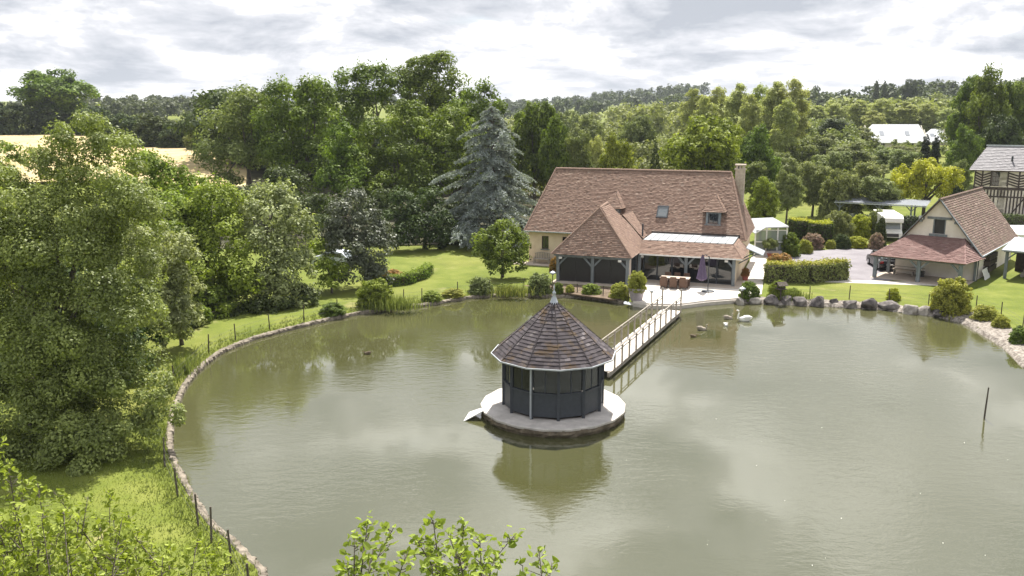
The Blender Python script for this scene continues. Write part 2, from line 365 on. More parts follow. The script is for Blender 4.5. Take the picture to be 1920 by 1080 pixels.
def lobed_tree(name, label, cat, lobes_px, leafm, leaf, base, seed, cover=1.0, r0=.22, group=None, flat_z=.85, clump=.36, shoots=0., aspect=.6, fork=.35, tips=9):
    """lobes given as (photo x, photo y, depth, radius in photo px)"""
    rng = np.random.default_rng(seed); base = Vector(base); L = []
    for (x, y, D, rp) in lobes_px:
        p = at(x, y, D=D) - base; L.append((p.x, p.y, p.z, rp * px_m(D)))
    root = empty(name, base, 0, label, cat, group)
    V, T = lobe_leaves(rng, L, leaf, cover, flat_z, clump, shoots, aspect)
    link('crown', quads_mesh('crown', V, T), root, leafm)
    tp = sorted(L, key=lambda q: -q[3])[:tips]
    trunk_mb(rng, (0, 0, 0), [(q[0], q[1], q[2] + q[3] * .3) for q in tp], r0, fork).build('trunk', BARK, root, smooth=True)
    return root

# prototypes of trees and shrubs: unit radius, unit height; copies share the mesh data
PROTO = {}
def proto(key, lobes, leaf, seed, cover=1.0, trunk=.055, tips=8, zs=1.0, **kw):
    rng = np.random.default_rng(seed); lob = lobes(rng) if callable(lobes) else lobes
    lob = [(a, b, c * zs, d) for a, b, c, d in lob]
    V, T = lobe_leaves(rng, lob, leaf, cover, **kw); me = quads_mesh('crown', V, T); tr = None
    if trunk:
        tp = [lob[i] for i in rng.permutation(len(lob))[:tips]]
        tr = trunk_mb(rng, (0, 0, 0), [(a, b, c + .05) for a, b, c, d in tp], trunk).mesh('trunk', True); tr.materials.append(BARK)
    PROTO[key] = (me, tr, zs)
def ball_lobes(n, cz, hz, hr, rl):
    def f(rng):
        out = [(0, 0, cz + k * hz * .6, rl * 1.3) for k in (-1, -.5, 0, .5)]
        for i in range(n):
            d = rng.normal(size=3); d /= np.linalg.norm(d); k = rng.uniform(.7, 1.0)
            out.append((d[0] * (hr - rl) * k, d[1] * (hr - rl) * k, cz + d[2] * (hz * .9) * k, rl * rng.uniform(.7, 1.15)))
        return out
    return f
def mound_lobes(n, rl=.34):
    def f(rng):
        out = [(0, 0, .45, .5)] + [(math.cos(k * .785) * .66, math.sin(k * .785) * .66, .06, .32) for k in range(8)]
        for i in range(n):
            a = i * 2.4 + rng.uniform(-.3, .3); t = (i + .5) / n; z = .12 + .72 * t; r = (1 - rl) * math.sqrt(max(0, 1 - (t * .92) ** 2)) * rng.uniform(.85, 1.05)
            out.append((math.cos(a) * r, math.sin(a) * r, z, rl * rng.uniform(.75, 1.15)))
        return out
    return f
def cone_lobes(n, power=1.0, rl=.22):
    def f(rng):
        out = []
        for i in range(n):
            t = (i + .5) / n; r = (1 - t) ** power * .8; a = i * 2.4
            out.append((math.cos(a) * r * .75, math.sin(a) * r * .75, .06 + t * .88, rl * (1.15 - t)))
        return out
    return f
for k in range(3): proto(f'round{k}', ball_lobes(26, .60, .36, 1.0, .36), .075, 30 + k, 1.0, zs=2.2, tips=9)
for k in range(2): proto(f'tall{k}', ball_lobes(38, .55, .42, .95, .33), .075, 40 + k, 1.0, zs=3.0, shoots=.04)
for k in range(2): proto(f'loose{k}', ball_lobes(26, .56, .40, 1.0, .3), .07, 50 + k, .95, zs=2.6, clump=.45, shoots=.06)
for k in range(2): proto(f'poplar{k}', ball_lobes(60, .54, .44, .85, .27), .085, 60 + k, .95, zs=5.0, shoots=.12, clump=.42)
for k in range(3): proto(f'bush{k}', mound_lobes(22), .085, 70 + k, 1.05, trunk=.04, tips=5, zs=1.4)
proto('spread', [(math.cos(a) * r, math.sin(a) * r, z, q) for a, r, z, q in [(0, 0, .84, .34), (.3, .6, .74, .33), (1.3, .62, .72, .32), (2.4, .65, .68, .33), (3.3, .7, .60, .35), (4.2, .6, .7, .34), (5.2, .66, .64, .33), (5.9, .35, .8, .34), (2.9, .3, .8, .34), (3.6, .45, .48, .34), (5.6, .55, .46, .32), (4.6, .6, .5, .32), (.9, .6, .5, .3), (2.0, .6, .5, .3)]], .06, 81, 1.2, flat_z=.6, zs=1.25)
proto('conifer', cone_lobes(46, .8, .34), .075, 82, 1.0, trunk=.05, tips=4, zs=3.6)
proto('cypress', [(math.cos(i * 2.4) * .25, math.sin(i * 2.4) * .25, .06 + i * .031, .66 * (1 - (i / 30) ** 2.4) + .1) for i in range(30)], .13, 83, 1.0, trunk=.06, tips=3, zs=5.0)
def plant(name, label, cat, key, base, rad, hgt, leafm, group=None, rz=None, trunk_visible=True):
    root = empty(name, base, random.uniform(0, 6.28) if rz is None else rz, label, cat, group); root.scale = (rad, rad, hgt)
    me, tr, zs = PROTO[key]; root.scale = (rad, rad, hgt / zs)
    c = bpy.data.objects.new('crown', me); C.objects.link(c); c.parent = root
    if not me.materials: me.materials.append(leafm)
    c.material_slots[0].link = 'OBJECT'; c.material_slots[0].material = leafm
    if tr and trunk_visible:
        o = bpy.data.objects.new('trunk', tr); C.objects.link(o); o.parent = root
    return root
def tree_px(name, label, key, x, ytop, D, wpx, leafm, group=None, cat='tree', base_y=None):
    """a tree whose top stands at photo pixel (x, ytop) at depth D, wpx photo pixels wide, rooted on the terrain"""
    p = at(x, ytop, D=D); z = terrain(p.x, p.y); return plant(name, label, cat, key, (p.x, p.y, z), wpx / 2 * px_m(D), p.z - z, leafm, group)
def off_water(b, gap):
    a, r = polar(b.xy); e = float(np.interp(a, np.append(TH, 2 * math.pi), np.append(RE, RE[0])))
    if r < e + gap: d = (b.xy - PC).normalized() * (e + gap); b.x, b.y = PC.x + d.x, PC.y + d.y
    return b
def shore_z(x, y):
    a, r = polar(Vector((x, y))); o = r - float(np.interp(a, np.append(TH, 2 * math.pi), np.append(RE, RE[0]))); t = terrain(x, y)
    return t if o > 2.2 else WZ + .2 + (t - WZ - .2) * sst(.2, 2.2, o)
def shrub_px(name, label, key, x0, x1, ytop, ybase, leafm, group=None, cat='shrub'):
    """a shrub whose foot is seen at ybase on the ground"""
    b = ground((x0 + x1) / 2, ybase); rad = (x1 - x0) / 2 * px_m(b.y); b.y += rad * .55; off_water(b, rad * .55 + .2); b.z = shore_z(b.x, b.y)
    top = at((x0 + x1) / 2, ytop, D=b.y); return plant(name, label, cat, key, b, rad, max(.25, top.z - b.z), leafm, group, trunk_visible=True)

def tiles(mb, poly, h=.17, wd=.24, rng=random, thick=.045, keep=None):
    """lap tiles over a planar convex roof face; poly[0]->poly[1] is the eave"""
    P0 = Vector(poly[0]); u = (Vector(poly[1]) - P0).normalized(); nrm = None
    for q in poly[2:]:
        c = u.cross(Vector(q) - P0)
        if c.length > .05: nrm = c.normalized(); break
    if nrm.z < 0: nrm = -nrm
    v = nrm.cross(u).normalized()
    if v.z < 0: v = -v
    pts = [((Vector(q) - P0).dot(u), (Vector(q) - P0).dot(v)) for q in poly]; vmax = max(p[1] for p in pts); rows = max(1, round(vmax / h)); hh = vmax / rows
    def span(vv):
        vv = min(max(vv, 1e-4), vmax - 1e-4); xs = []
        for (a, b), (c, d) in zip(pts, pts[1:] + pts[:1]):
            if (b - vv) * (d - vv) <= 0 and abs(b - d) > 1e-6: xs.append(a + (c - a) * (vv - b) / (d - b))
        return (min(xs), max(xs)) if xs else (0, 0)
    out = []
    for r in range(rows):
        v0, v1 = r * hh, (r + 1) * hh; a0, b0 = span(v0); a1, b1 = span(v1); n = max(1, round((max(b0, b1) - min(a0, a1)) / wd)); off = (r % 2) * .5
        lo, hi = min(a0, a1), max(b0, b1); st = (hi - lo) / n
        for k in range(-1, n + 1):
            x0 = lo + (k + off) * st; x1 = x0 + st * .985
            p = [min(max(x, a), b) for x, a, b in ((x0, a0, b0), (x1, a0, b0), (x1, a1, b1), (x0, a1, b1))]
            if p[1] - p[0] < .01 and p[2] - p[3] < .01: continue
            t = thick * rng.uniform(.75, 1.3); j = rng.uniform(-.012, .012)
            B = [P0 + u * p[0] + v * (v0 - .02 + j) + nrm * t, P0 + u * p[1] + v * (v0 - .02 + j) + nrm * t * rng.uniform(.9, 1.1), P0 + u * p[2] + v * v1 + nrm * .004, P0 + u * p[3] + v * v1 + nrm * .004,
                 P0 + u * p[0] + v * (v0 - .02 + j) - nrm * .004, P0 + u * p[1] + v * (v0 - .02 + j) - nrm * .004]
            if keep is not None: out.append((B, r, k))
            else: mb.add(B, [(0, 1, 2, 3), (4, 5, 1, 0)], min(1, max(0, rng.gauss(.5, .15))))
    return out
def roof(parent, name, faces, material, h=.15, wd=.21, thick=.07, label=None):
    """roof part (thin solid under-roof) with its lap tiles as one sub-part"""
    mb = MB()
    for f in faces:
        nrm = (Vector(f[1]) - Vector(f[0])).cross(Vector(f[2]) - Vector(f[0])).normalized()
        if nrm.z < 0: nrm = -nrm
        mb.slab(f, thick, -nrm)
    ro = mb.build(name, M['under'], parent); tb = MB()
    for f in faces: tiles(tb, f, h, wd)
    t = tb.build('roof_tiles', material, ro, tint=True); t['kind'] = 'stuff'; return ro
RIDGE = None
def ridge_line(parent, a, b, material, step=.42, r=.13):
    """half-round ridge tiles, each an object sharing one mesh"""
    a, b = Vector(a), Vector(b); d = b - a; n = max(1, round(d.length / step)); me = MB()
    pts = [(math.cos(math.pi * k / 6) * r, math.sin(math.pi * k / 6) * r) for k in range(7)]; L = d.length / n
    vs = [(0, y * 1.06, z * 1.06) for y, z in pts] + [(L * 1.06, y * .96, z * .96) for y, z in pts]
    me.add(vs, [(k, k + 1, 8 + k, 7 + k) for k in range(6)] + [tuple(range(6, -1, -1)), tuple(range(7, 14))]); m = me.mesh('ridge_tile', tint=True); m.materials.append(material)
    rot = d.to_track_quat('X', 'Z').to_euler()
    for i in range(n):
        o = link('ridge_tile', m, parent); o.location = a + d * (i / n) + Vector((0, 0, random.uniform(-.008, .008) - .02)); o.rotation_euler = rot
def wall_holes(mb, x0, x1, y0, y1, z0, z1, holes):
    """wall along x with rectangular openings (hx0, hx1, hz0, hz1)"""
    cur = x0
    for hx0, hx1, hz0, hz1 in sorted(holes):
        mb.box((cur, y0, z0), (hx0, y1, z1)); mb.box((hx0, y0, z0), (hx1, y1, hz0)) if hz0 > z0 else None; mb.box((hx0, y0, hz1), (hx1, y1, z1)); cur = hx1
    mb.box((cur, y0, z0), (x1, y1, z1)); return mb
def window(parent, x0, x1, z0, z1, y, framem, panem, rows=1, cols=2, fw=.06, depth=.1, sill=True, lintel=None):
    f = MB(); f.box((x0, y, z0), (x0 + fw, y + depth, z1)); f.box((x1 - fw, y, z0), (x1, y + depth, z1)); f.box((x0 + fw, y, z0), (x1 - fw, y + depth, z0 + fw)); f.box((x0 + fw, y, z1 - fw), (x1 - fw, y + depth, z1))
    for k in range(1, cols): xc = x0 + (x1 - x0) * k / cols; f.box((xc - .02, y + .01, z0 + fw), (xc + .02, y + depth * .6, z1 - fw))
    for k in range(1, rows): zc = z0 + (z1 - z0) * k / rows; f.box((x0 + fw, y + .012, zc - .018), (x1 - fw, y + depth * .55, zc + .018))
    wn = f.build('window', framem, parent); MB().box((x0 + fw * .5, y + depth * .65, z0 + fw * .5), (x1 - fw * .5, y + depth * .8, z1 - fw * .5)).build('pane', panem, wn)
    if sill: MB().box((x0 - .1, y - .12, z0 - .09), (x1 + .1, y + depth * .6, z0 - .002)).build('sill', framem if sill is True else sill, wn)
    if lintel: MB().box((x0 - .14, y - .05, z1 + .002), (x1 + .14, y + depth * .6, z1 + .13)).build('lintel', lintel, wn)
    return wn

# ------------------------------------------------------------------ ground, pond, banks
EDGE_PX = [(500,1074),(440,1017),(406,992),(371,941),(346,897),(327,856),(325,800),(338,754),(349,728),(378,694),(419,662),(480,637),(560,616),(671,591),(738,581),(810,573),(893,559),(963,556),(1027,558),(1090,559),(1138,566),(1185,573),(1218,578),(1268,579),(1324,572),(1382,568),(1447,571),(1491,573),(1535,575),(1608,579),(1649,580),(1698,588),(1749,593),(1771,597),(1809,609),(1842,629),(1876,649),(1904,676),(1920,691)]
edge = [at(x, y, z=WZ).xy for x, y in EDGE_PX]
edge += [Vector(q) for q in ((27.8, 42), (27.4, 37), (27.2, 31), (26.5, 25), (24, 18), (19, 13), (11, 10.5), (3, 11), (-3, 14.5), (-6, 20))]
PC = Vector((6, 37)); NT = 400
def polar(p): return math.atan2(p.y - PC.y, p.x - PC.x) % (2 * math.pi), (p - PC).length
pol = sorted(polar(p) for p in edge); th = np.array([a for a, _ in pol]); rr = np.array([b for _, b in pol])
TH = np.arange(NT) / NT * 2 * math.pi
RE = np.interp(TH, np.concatenate([th - 2 * math.pi, th, th + 2 * math.pi]), np.tile(rr, 3))
RE = (np.roll(RE, 1) + 2 * RE + np.roll(RE, -1)) / 4
wob = np.random.default_rng(3)
wobble = np.convolve(np.tile(wob.normal(0, .16, NT), 3), np.ones(3) / 3, 'same')[NT:2 * NT]
def ring_pt(i, off, z): a = TH[i % NT]; r = RE[i % NT] + off; return (PC.x + r * math.cos(a), PC.y + r * math.sin(a), z)
def edge_index(px, py): a, _ = polar(at(px, py, z=WZ).xy); return int(round(a / (2 * math.pi) * NT)) % NT
def build_ground():
    offs = [.25, .7, 1.3, 2.2, 3.2, 4.5, 6.5, 9, 12, 15, 18, 22, 26, 31, 37, 44, 52, 62, 74, 88, 105, 125, 150, 180, 215, 260, 310, 370, 440, 520, 620, 740, 880, 1050, 1300, 1700, 2300, 3200, 4500]
    V = []; F = []
    for j, o in enumerate(offs):
        for i in range(NT):
            p = ring_pt(i, o, 0); t = terrain(p[0], p[1]); z = t if o > 2 else WZ + .2 + (t - WZ - .2) * sst(.2, 2.2, o)
            V.append((p[0], p[1], z))
    for j in range(len(offs) - 1):
        for i in range(NT): k = (i + 1) % NT; F.append((j * NT + i, j * NT + k, (j + 1) * NT + k, (j + 1) * NT + i)[::-1])
    mb = MB(); mb.v = V; mb.f = F; mb.t = [0] * len(F); struct('ground', mb, M['grass'], smooth=True)
    w = MB(); w.v = [ring_pt(i, .15, WZ) for i in range(NT)]; w.f = [tuple(range(NT))]; w.t = [0]; struct('pond_water', w, M['water'])
    bed = MB(); bed.v = [ring_pt(i, .3, WZ - .05) for i in range(NT)] + [ring_pt(i, -1.5, WZ - .9) for i in range(NT)]
    bed.f = [(i, (i + 1) % NT, NT + (i + 1) % NT, NT + i) for i in range(NT)] + [tuple(range(NT, 2 * NT))]; bed.t = [0] * len(bed.f); struct('pond_bed', bed, M['rim'])
def strip(name, i0, i1, prof, material, jit=.0, seed=1, label=None):
    """a band along the shore; prof = [(offset, z)] across it"""
    rng = np.random.default_rng(seed); mb = MB(); idx = list(range(i0, i1 + 1)) if i1 >= i0 else list(range(i0, i1 + NT + 1)); sub = 3; cols = []
    for i in np.arange(idx[0], idx[-1] + 1e-6, 1 / sub):
        a = int(math.floor(i)); f = i - a; col = []
        for (o, z) in prof:
            p0, p1 = ring_pt(a, o, z), ring_pt(a + 1, o, z); q = [p0[k] * (1 - f) + p1[k] * f for k in range(3)]
            col.append((q[0] + rng.normal(0, jit), q[1] + rng.normal(0, jit), q[2] + rng.normal(0, jit * .5)))
        cols.append(col)
    n = len(prof); mb.v = [p for c in cols for p in c]; mb.f = [(c * n + k, c * n + k + 1, (c + 1) * n + k + 1, (c + 1) * n + k) for c in range(len(cols) - 1) for k in range(n - 1)]; mb.t = [.5] * len(mb.f)
    return struct(name, mb, material)
build_ground()
iL, iT0, iT1, iR, iG = edge_index(500, 1074), edge_index(1172, 571), edge_index(1382, 568), edge_index(1740, 592), edge_index(1920, 691)
strip('pond_edging', iT0, edge_index(500, 1074) + 46, [(-.06, WZ - .3), (-.03, WZ + .13), (.02, WZ + .2), (.2, WZ + .23), (.3, WZ + .12)], M['edging'], .03, 2)
strip('gravel_bank', iG, iR, [(-.25, WZ - .2), (0, WZ + .05), (.25, WZ + .24), (.9, WZ + .33), (1.7, WZ + .41), (2.4, WZ + .44), (2.7, WZ + .2)], M['gravel'], .035, 3)
strip('stony_margin', iR, iT1, [(-.2, WZ - .2), (0, WZ + .05), (.25, WZ + .25), (.6, WZ + .31), (.95, WZ + .35), (1.2, WZ + .2)], M['gravel'], .04, 5)
def sheet(name, pts, z, material, thick=.12):
    mb = MB().slab([(p[0], p[1], z) for p in pts], thick); return struct(name, mb, material)
HO = Vector((1.13, 77.8)); HR = .35
he1 = Vector((math.cos(HR), -math.sin(HR))); he2 = Vector((math.sin(HR), math.cos(HR)))
def hw(s, w): return HO + he1 * s + he2 * w
tp = [at(x, y, z=WZ).xy for x, y in ((1187, 573.5), (1218, 578), (1268, 579), (1324, 572), (1380, 567.5))]
terr = tp + [hw(21.6, -7.5), hw(20.6, -4.2), hw(11.9, -4.35), hw(11.8, -7.7), hw(11.6, -9.4)]
sheet('terrace', [tuple(p) for p in terr], .62, M['terrace'], .5)
sheet('terrace_kerb', [tuple(a + (a - PC).normalized() * d) for d, seq in ((-.22, tp), (.02, tp[::-1])) for a in seq], .50, M['kerb'], .45)
sheet('porch_floor', [tuple(hw(*q)) for q in ((5.2, -8.4), (11.75, -8.4), (11.75, .3), (5.2, .3))], .64, M['paving'], .2)
sheet('veranda_floor', [tuple(hw(*q)) for q in ((11.76, -5.9), (19.9, -5.9), (19.9, .3), (11.76, .3))], .643, M['paving'], .2)
sheet('wall_side_path', [tuple(hw(*q)) for q in ((-1.3, -1.3), (5.1, -1.3), (5.1, .3), (-1.3, .3))], .66, M['paving'], .2)
sheet('garden_path', [tuple(ground(x, y).xy) for x, y in ((1402, 552), (1428, 552), (1434, 505), (1440, 478), (1412, 478), (1400, 500), (1392, 530))], .628, M['terrace'], .1)
sheet('driveway', [tuple(ground(x, y).xy) for x, y in ((1436, 508), (1500, 496), (1560, 526), (1660, 528), (1700, 520), (1745, 500), (1745, 452), (1640, 462), (1560, 468), (1500, 472), (1476, 484))], .612, M['asphalt'], .1)
sheet('driveway_apron', [tuple(ground(x, y).xy) for x, y in ((1545, 524), (1660, 527), (1790, 532), (1792, 537), (1660, 533), (1545, 529))], .618, M['kerb'], .1)
sheet('gravel_court', [tuple(ground(x, y, 0).xy) for x, y in ((1870, 442), (2010, 455), (2010, 402), (1862, 403))], .98, M['white'], .6)
def draped(name, pxs, material, dz, n=14):
    """four-cornered field draped over the terrain: corners in world order near-left, near-right, far-right, far-left"""
    mb = MB(); a, b, c, d = pxs
    for j in range(n + 1):
        for i in range(n + 1):
            u, v = i / n, j / n; x = (a[0] * (1 - u) + b[0] * u) * (1 - v) + (d[0] * (1 - u) + c[0] * u) * v; y = (a[1] * (1 - u) + b[1] * u) * (1 - v) + (d[1] * (1 - u) + c[1] * u) * v
            mb.v.append((x, y, terrain(x, y) + dz))
    mb.f = [(j * (n + 1) + i, j * (n + 1) + i + 1, (j + 1) * (n + 1) + i + 1, (j + 1) * (n + 1) + i) for j in range(n) for i in range(n)]; mb.t = [0] * len(mb.f); return struct(name, mb, material, smooth=True)
draped('wheat_field', ((-105, 122), (-38, 122), (-70, 235), (-215, 290)), M['wheat'], .35, 24)
draped('woodland_floor', ((-42, 84), (4, 90), (10, 210), (-60, 205)), surf('leaf_litter', (.035, .035, .018), (.08, .075, .035), .5, .95, .5), .12, 30)
draped('far_meadow', ((70, 560), (125, 560), (150, 680), (85, 680)), surf('meadow_pale', (.22, .24, .08), (.30, .30, .12), .05, .95, 0), .6, 8)
sheet('flower_bed', [tuple(hw(*q)) for q in ((5.6, -8.6), (11.4, -8.6), (12.6, -11.5), (11.5, -13.0), (7.0, -11.8), (3.5, -10.3))], .615, M['soil'], .1)

# ------------------------------------------------------------------ main house
def build_house():
    h = empty('country_house', (HO.x, HO.y, GZ), -HR, 'long cream country house with red tiled roof beside the pond terrace', 'house')
    L, W, EZ, RZ, s0, s1 = 19.7, 9.3, 3.0, 8.4, 1.57, 1.94
    A, B, Cc, D, E1, E2 = (0, 0, EZ), (L, 0, EZ), (L, W, EZ), (0, W, EZ), (s0, W / 2, RZ), (L - s1, W / 2, RZ)
    ro = roof(h, 'roof', [[A, B, E2, E1], [B, Cc, E2], [Cc, D, E1, E2], [D, A, E1]], M['red'])
    ridge_line(ro, E1, E2, M['red']); ridge_line(ro, (B[0], B[1], B[2]), E2, M['red'], .4, .1); ridge_line(ro, A, E1, M['red'], .4, .1)
    wl = MB(); wall_holes(wl, .35, L - .35, .35, .65, 0, EZ + .25, [(1.58, 2.24, 1.32, 2.52), (3.55, 4.2, 1.32, 2.52), (11.9, 18.9, 0.02, 2.6)])
    wl.box((.35, .65, 0), (.65, W - .35, EZ + .2)); wl.box((L - .65, .65, 0), (L - .35, W - .35, EZ + .2)); wl.box((.65, W - .65, 0), (L - .65, W - .35, EZ + .2)); wl.build('wall', M['cream'], h)
    MB().bar((-.06, -.06, EZ - .05), (5.4, -.06, EZ - .05), .11, .1).build('gutter', M['greylight'], h)
    for x0, x1 in ((1.58, 2.24), (3.55, 4.2)): window(h, x0, x1, 1.32, 2.52, .42, M['darktimber'], M['darkglass'], 1, 2, sill=M['timber'], lintel=M['timber'])
    # skylight
    k = (RZ - EZ) / (W / 2)
    def on(s, wv, dz=0): return Vector((s, wv, EZ + k * wv + dz))
    nrm = Vector((0, -k, 1)).normalized(); vv = Vector((0, 1, k)).normalized()
    def roofpatch(mb, x0, x1, w0, w1, d0, d1):
        p = [on(x0, w0), on(x1, w0), on(x1, w1), on(x0, w1)]; mb.slab([q + nrm * d1 for q in p], d1 - d0, -nrm); return mb
    sk = MB(); roofpatch(sk, 11.85, 12.83, 1.28, 1.36, .0, .13); roofpatch(sk, 11.85, 12.83, 2.02, 2.1, .0, .13); roofpatch(sk, 11.85, 11.93, 1.36, 2.02, .0, .13); roofpatch(sk, 12.75, 12.83, 1.36, 2.02, .0, .13)
    sko = sk.build('skylight', M['grey'], h); roofpatch(MB(), 11.93, 12.75, 1.36, 2.02, .03, .09).build('pane', M['paleglass'], sko)
    # dormers
    for cx in (7.95, 16.82):
        d = MB(); d.box((cx - .62, .98, 1.5 + EZ - 1.5 + .9), (cx - .44, 2.6, EZ + 2.3)); d.box((cx + .44, .98, EZ + .9), (cx + .62, 2.6, EZ + 2.3)); d.box((cx - .44, .98, EZ + 2.1), (cx + .44, 1.2, EZ + 2.3)); d.box((cx - .70, .90, EZ + 1.0), (cx + .70, 1.12, EZ + 1.16))
        do = d.build('dormer', M['timber'], h); e = EZ + 2.25; hw_, y0, y1 = .98, .72, 1.95; ap = (cx, 2.0, EZ + 3.55); bk = (cx, 3.15, EZ + 3.6)
        faces = [[(cx - hw_, y0, e), (cx + hw_, y0, e), ap], [(cx + hw_, y0, e), (cx + hw_, 2.1, e), bk, ap], [(cx - hw_, 2.1, e), (cx - hw_, y0, e), ap, bk]]
        dr = MB()
        for f in faces:
            n_ = (Vector(f[1]) - Vector(f[0])).cross(Vector(f[2]) - Vector(f[0])).normalized(); dr.slab(f, .06, -n_ if n_.z > 0 else n_)
        dro = dr.build('dormer_roof', M['under'], do); window(do, cx - .44, cx + .44, EZ + 1.18, EZ + 2.1, 1.02, M['grey'], M['darkglass'], 1, 2, .07, sill=False)
        tb = MB()
        for f in faces: tiles(tb, f, .17, .22)
        t = tb.build('dormer_tiles', M['red'], do, tint=True); t['kind'] = 'stuff'
    # chimney
    c = MB().box((18.05, 5.35, 4.6), (18.85, 6.1, 8.55)); c.box((17.98, 5.28, 8.55), (18.92, 6.17, 8.68)); c.box((18.08, 5.38, 8.68), (18.26, 6.07, 8.95)); c.box((18.64, 5.38, 8.68), (18.82, 6.07, 8.95)); c.box((18.37, 5.38, 8.68), (18.53, 6.07, 8.95)); c.box((17.98, 5.28, 8.95), (18.92, 6.17, 9.07))
    co = c.build('chimney', M['brick'], h); MB().box((18.27, 5.5, 8.68), (18.36, 5.95, 8.94)).build('flue', M['dark'], co)
    # porch wing roof (hipped on all sides)
    pe = 2.35; a, b, cc_, d_ = (5.15, -8.05, pe), (11.75, -8.05, pe), (11.75, -.5, pe), (5.15, -.5, pe); r1, r2 = (8.45, -5.5, 5.95), (8.45, -2.9, 6.1)
    pr = roof(h, 'porch_roof', [[a, b, r1], [b, cc_, r2, r1], [cc_, d_, r2], [d_, a, r1, r2]], M['red']); ridge_line(pr, r1, r2, M['red']); ridge_line(pr, a, r1, M['red'], .4, .09); ridge_line(pr, b, r1, M['red'], .4, .09)
    roof(h, 'link_roof', [[(11.3, .6, 3.1), (11.3, -1.6, 3.0), (9.5, -1.6, 4.95), (9.5, 1.75, 5.02)], [(7.9, -1.6, 3.4), (7.9, 1.6, 3.4), (9.5, 1.75, 5.02), (9.5, -1.6, 4.95)]], M['red'])
    MB().tube([(11.25, -1.5, 3.2), (11.25, -1.5, 4.25)], .07, 8).build('vent_pipe', M['grey'], h)
    MB().box((5.3, -7.95, pe - .16), (11.6, -7.78, pe - .02)).build('fascia', M['timber'], h); MB().box((11.5, -7.77, pe - .16), (11.62, -4.4, pe - .02)).build('fascia', M['timber'], h)
    def post(s, wv, z1, t=.24): return MB().box((s - t / 2, wv - t / 2, .02), (s + t / 2, wv + t / 2, z1)).build('post', M['timber'], h, bevel=.02)
    def brace(x0, z0, x1, z1, y, t=.14): return MB().bar((x0, y, z0), (x1, y, z1), t, t).build('brace', M['timber'], h)
    for s in (5.6, 8.5, 11.35): post(s, -7.65, pe - .05)
    for s in (5.6, 11.35): post(s, -4.6, pe - .05)
    MB().box((5.4, -7.75, pe - .28), (11.5, -7.55, pe - .17)).build('beam', M['timber'], h)
    for s in (5.6, 8.5, 11.35):
        for sg in (-1, 1):
            if (s < 6 and sg < 0) or (s > 11 and sg > 0): continue
            brace(s, pe - 1.0, s + sg * .72, pe - .25, -7.65)
    for x0, x1 in ((5.75, 7.05), (7.05, 8.36), (8.64, 9.95), (9.95, 11.2)): MB().box((x0, -7.6, .04), (x1 - .012, -7.56, pe - .27)).build('screen', M['black'], h)
    for x0, x1 in ((5.75, 8.36), (8.64, 11.2)): MB().box((x0, -7.63, .02), (x1, -7.53, .09)).build('screen_rail', M['rail'], h)
    MB().box((5.55, -7.5, .02), (5.62, -.1, 2.2)).build('side_screen', M['black'], h)
    sw = MB().box((11.3, -7.5, .02), (11.42, -6.6, 2.2)); sw.build('brick_panel', M['brick'], h)
    gl = MB().box((11.34, -6.58, .05), (11.38, -4.75, 2.2)).build('side_glazing', M['glass'], h)
    for yv in (-6.58, -6.12, -5.66, -5.2): MB().box((11.31, yv, .02), (11.41, yv + .07, 2.2)).build('mullion', M['grey'], h)
    for s, wv in ((5.85, -7.86), (10.75, -7.86), (11.95, -4.95), (18.7, -4.98)): MB().box((s - .13, wv - .07, pe - .42), (s + .13, wv + .06, pe - .24)).build('wall_lamp', M['white'], h, bevel=.02)
    # veranda
    ve, vt = 2.3, 3.2; fa = [(11.7, -5.3, ve), (19.95, -5.3, ve), (19.1, -3.75, vt), (11.7, -3.75, vt)]; fb = [(19.95, -5.3, ve), (19.95, .1, ve), (19.1, .1, vt), (19.1, -3.75, vt)]
    vr = roof(h, 'veranda_roof', [fa, fb], M['red'], .17, .25); ridge_line(vr, (19.95, -5.3, ve), (19.1, -3.75, vt), M['red'], .4, .09)
    n = 12; x0, x1 = 11.75, 19.05
    for i in range(n):
        a0 = x0 + (x1 - x0) * i / n; a1 = x0 + (x1 - x0) * (i + 1) / n
        MB().slab([(a0 + .03, -3.78, vt + .05), (a1 - .03, -3.78, vt + .05), (a1 - .03, .12, vt + .10), (a0 + .03, .12, vt + .10)], .04).build('roof_panel', M['polycarb'], h)
        MB().slab([(a1 - .03, -3.8, vt + .075), (a1 + .03, -3.8, vt + .075), (a1 + .03, .1, vt + .125), (a1 - .03, .1, vt + .125)], .08).build('glazing_bar', M['timber'], h)
    MB().box((11.7, .13, 2.9), (19.2, .3, 3.45)).build('flashing_band', M['darktimber'], h)
    for s in (11.75, 15.55, 19.3): post(s, -4.95, ve + .02)
    MB().box((11.7, -5.05, ve - .14), (19.5, -4.85, ve)).build('beam', M['timber'], h); MB().box((11.8, -5.33, ve - .1), (19.95, -5.25, ve + .01)).build('fascia', M['white'], h)
    for s in (15.55, 19.3):
        for sg in (-1, 1):
            if s > 19 and sg > 0: continue
            brace(s, ve - .85, s + sg * .65, ve - .14, -4.95)
    for i in range(6):
        a0 = 11.95 + i * 1.2; f = MB(); f.box((a0, -4.5, .03), (a0 + .05, -4.42, 2.2)); f.box((a0 + 1.13, -4.5, .03), (a0 + 1.18, -4.42, 2.2)); f.box((a0 + .05, -4.5, .03), (a0 + 1.13, -4.42, .1)); f.box((a0 + .05, -4.5, 2.12), (a0 + 1.13, -4.42, 2.2))
        fo = f.build('sliding_door', M['grey'], h); MB().box((a0 + .04, -4.47, .08), (a0 + 1.14, -4.45, 2.14)).build('pane', M['glass'], fo)
    MB().box((19.25, -4.4, .02), (19.35, .3, 2.25)).build('veranda_end_wall', M['cream'], h)
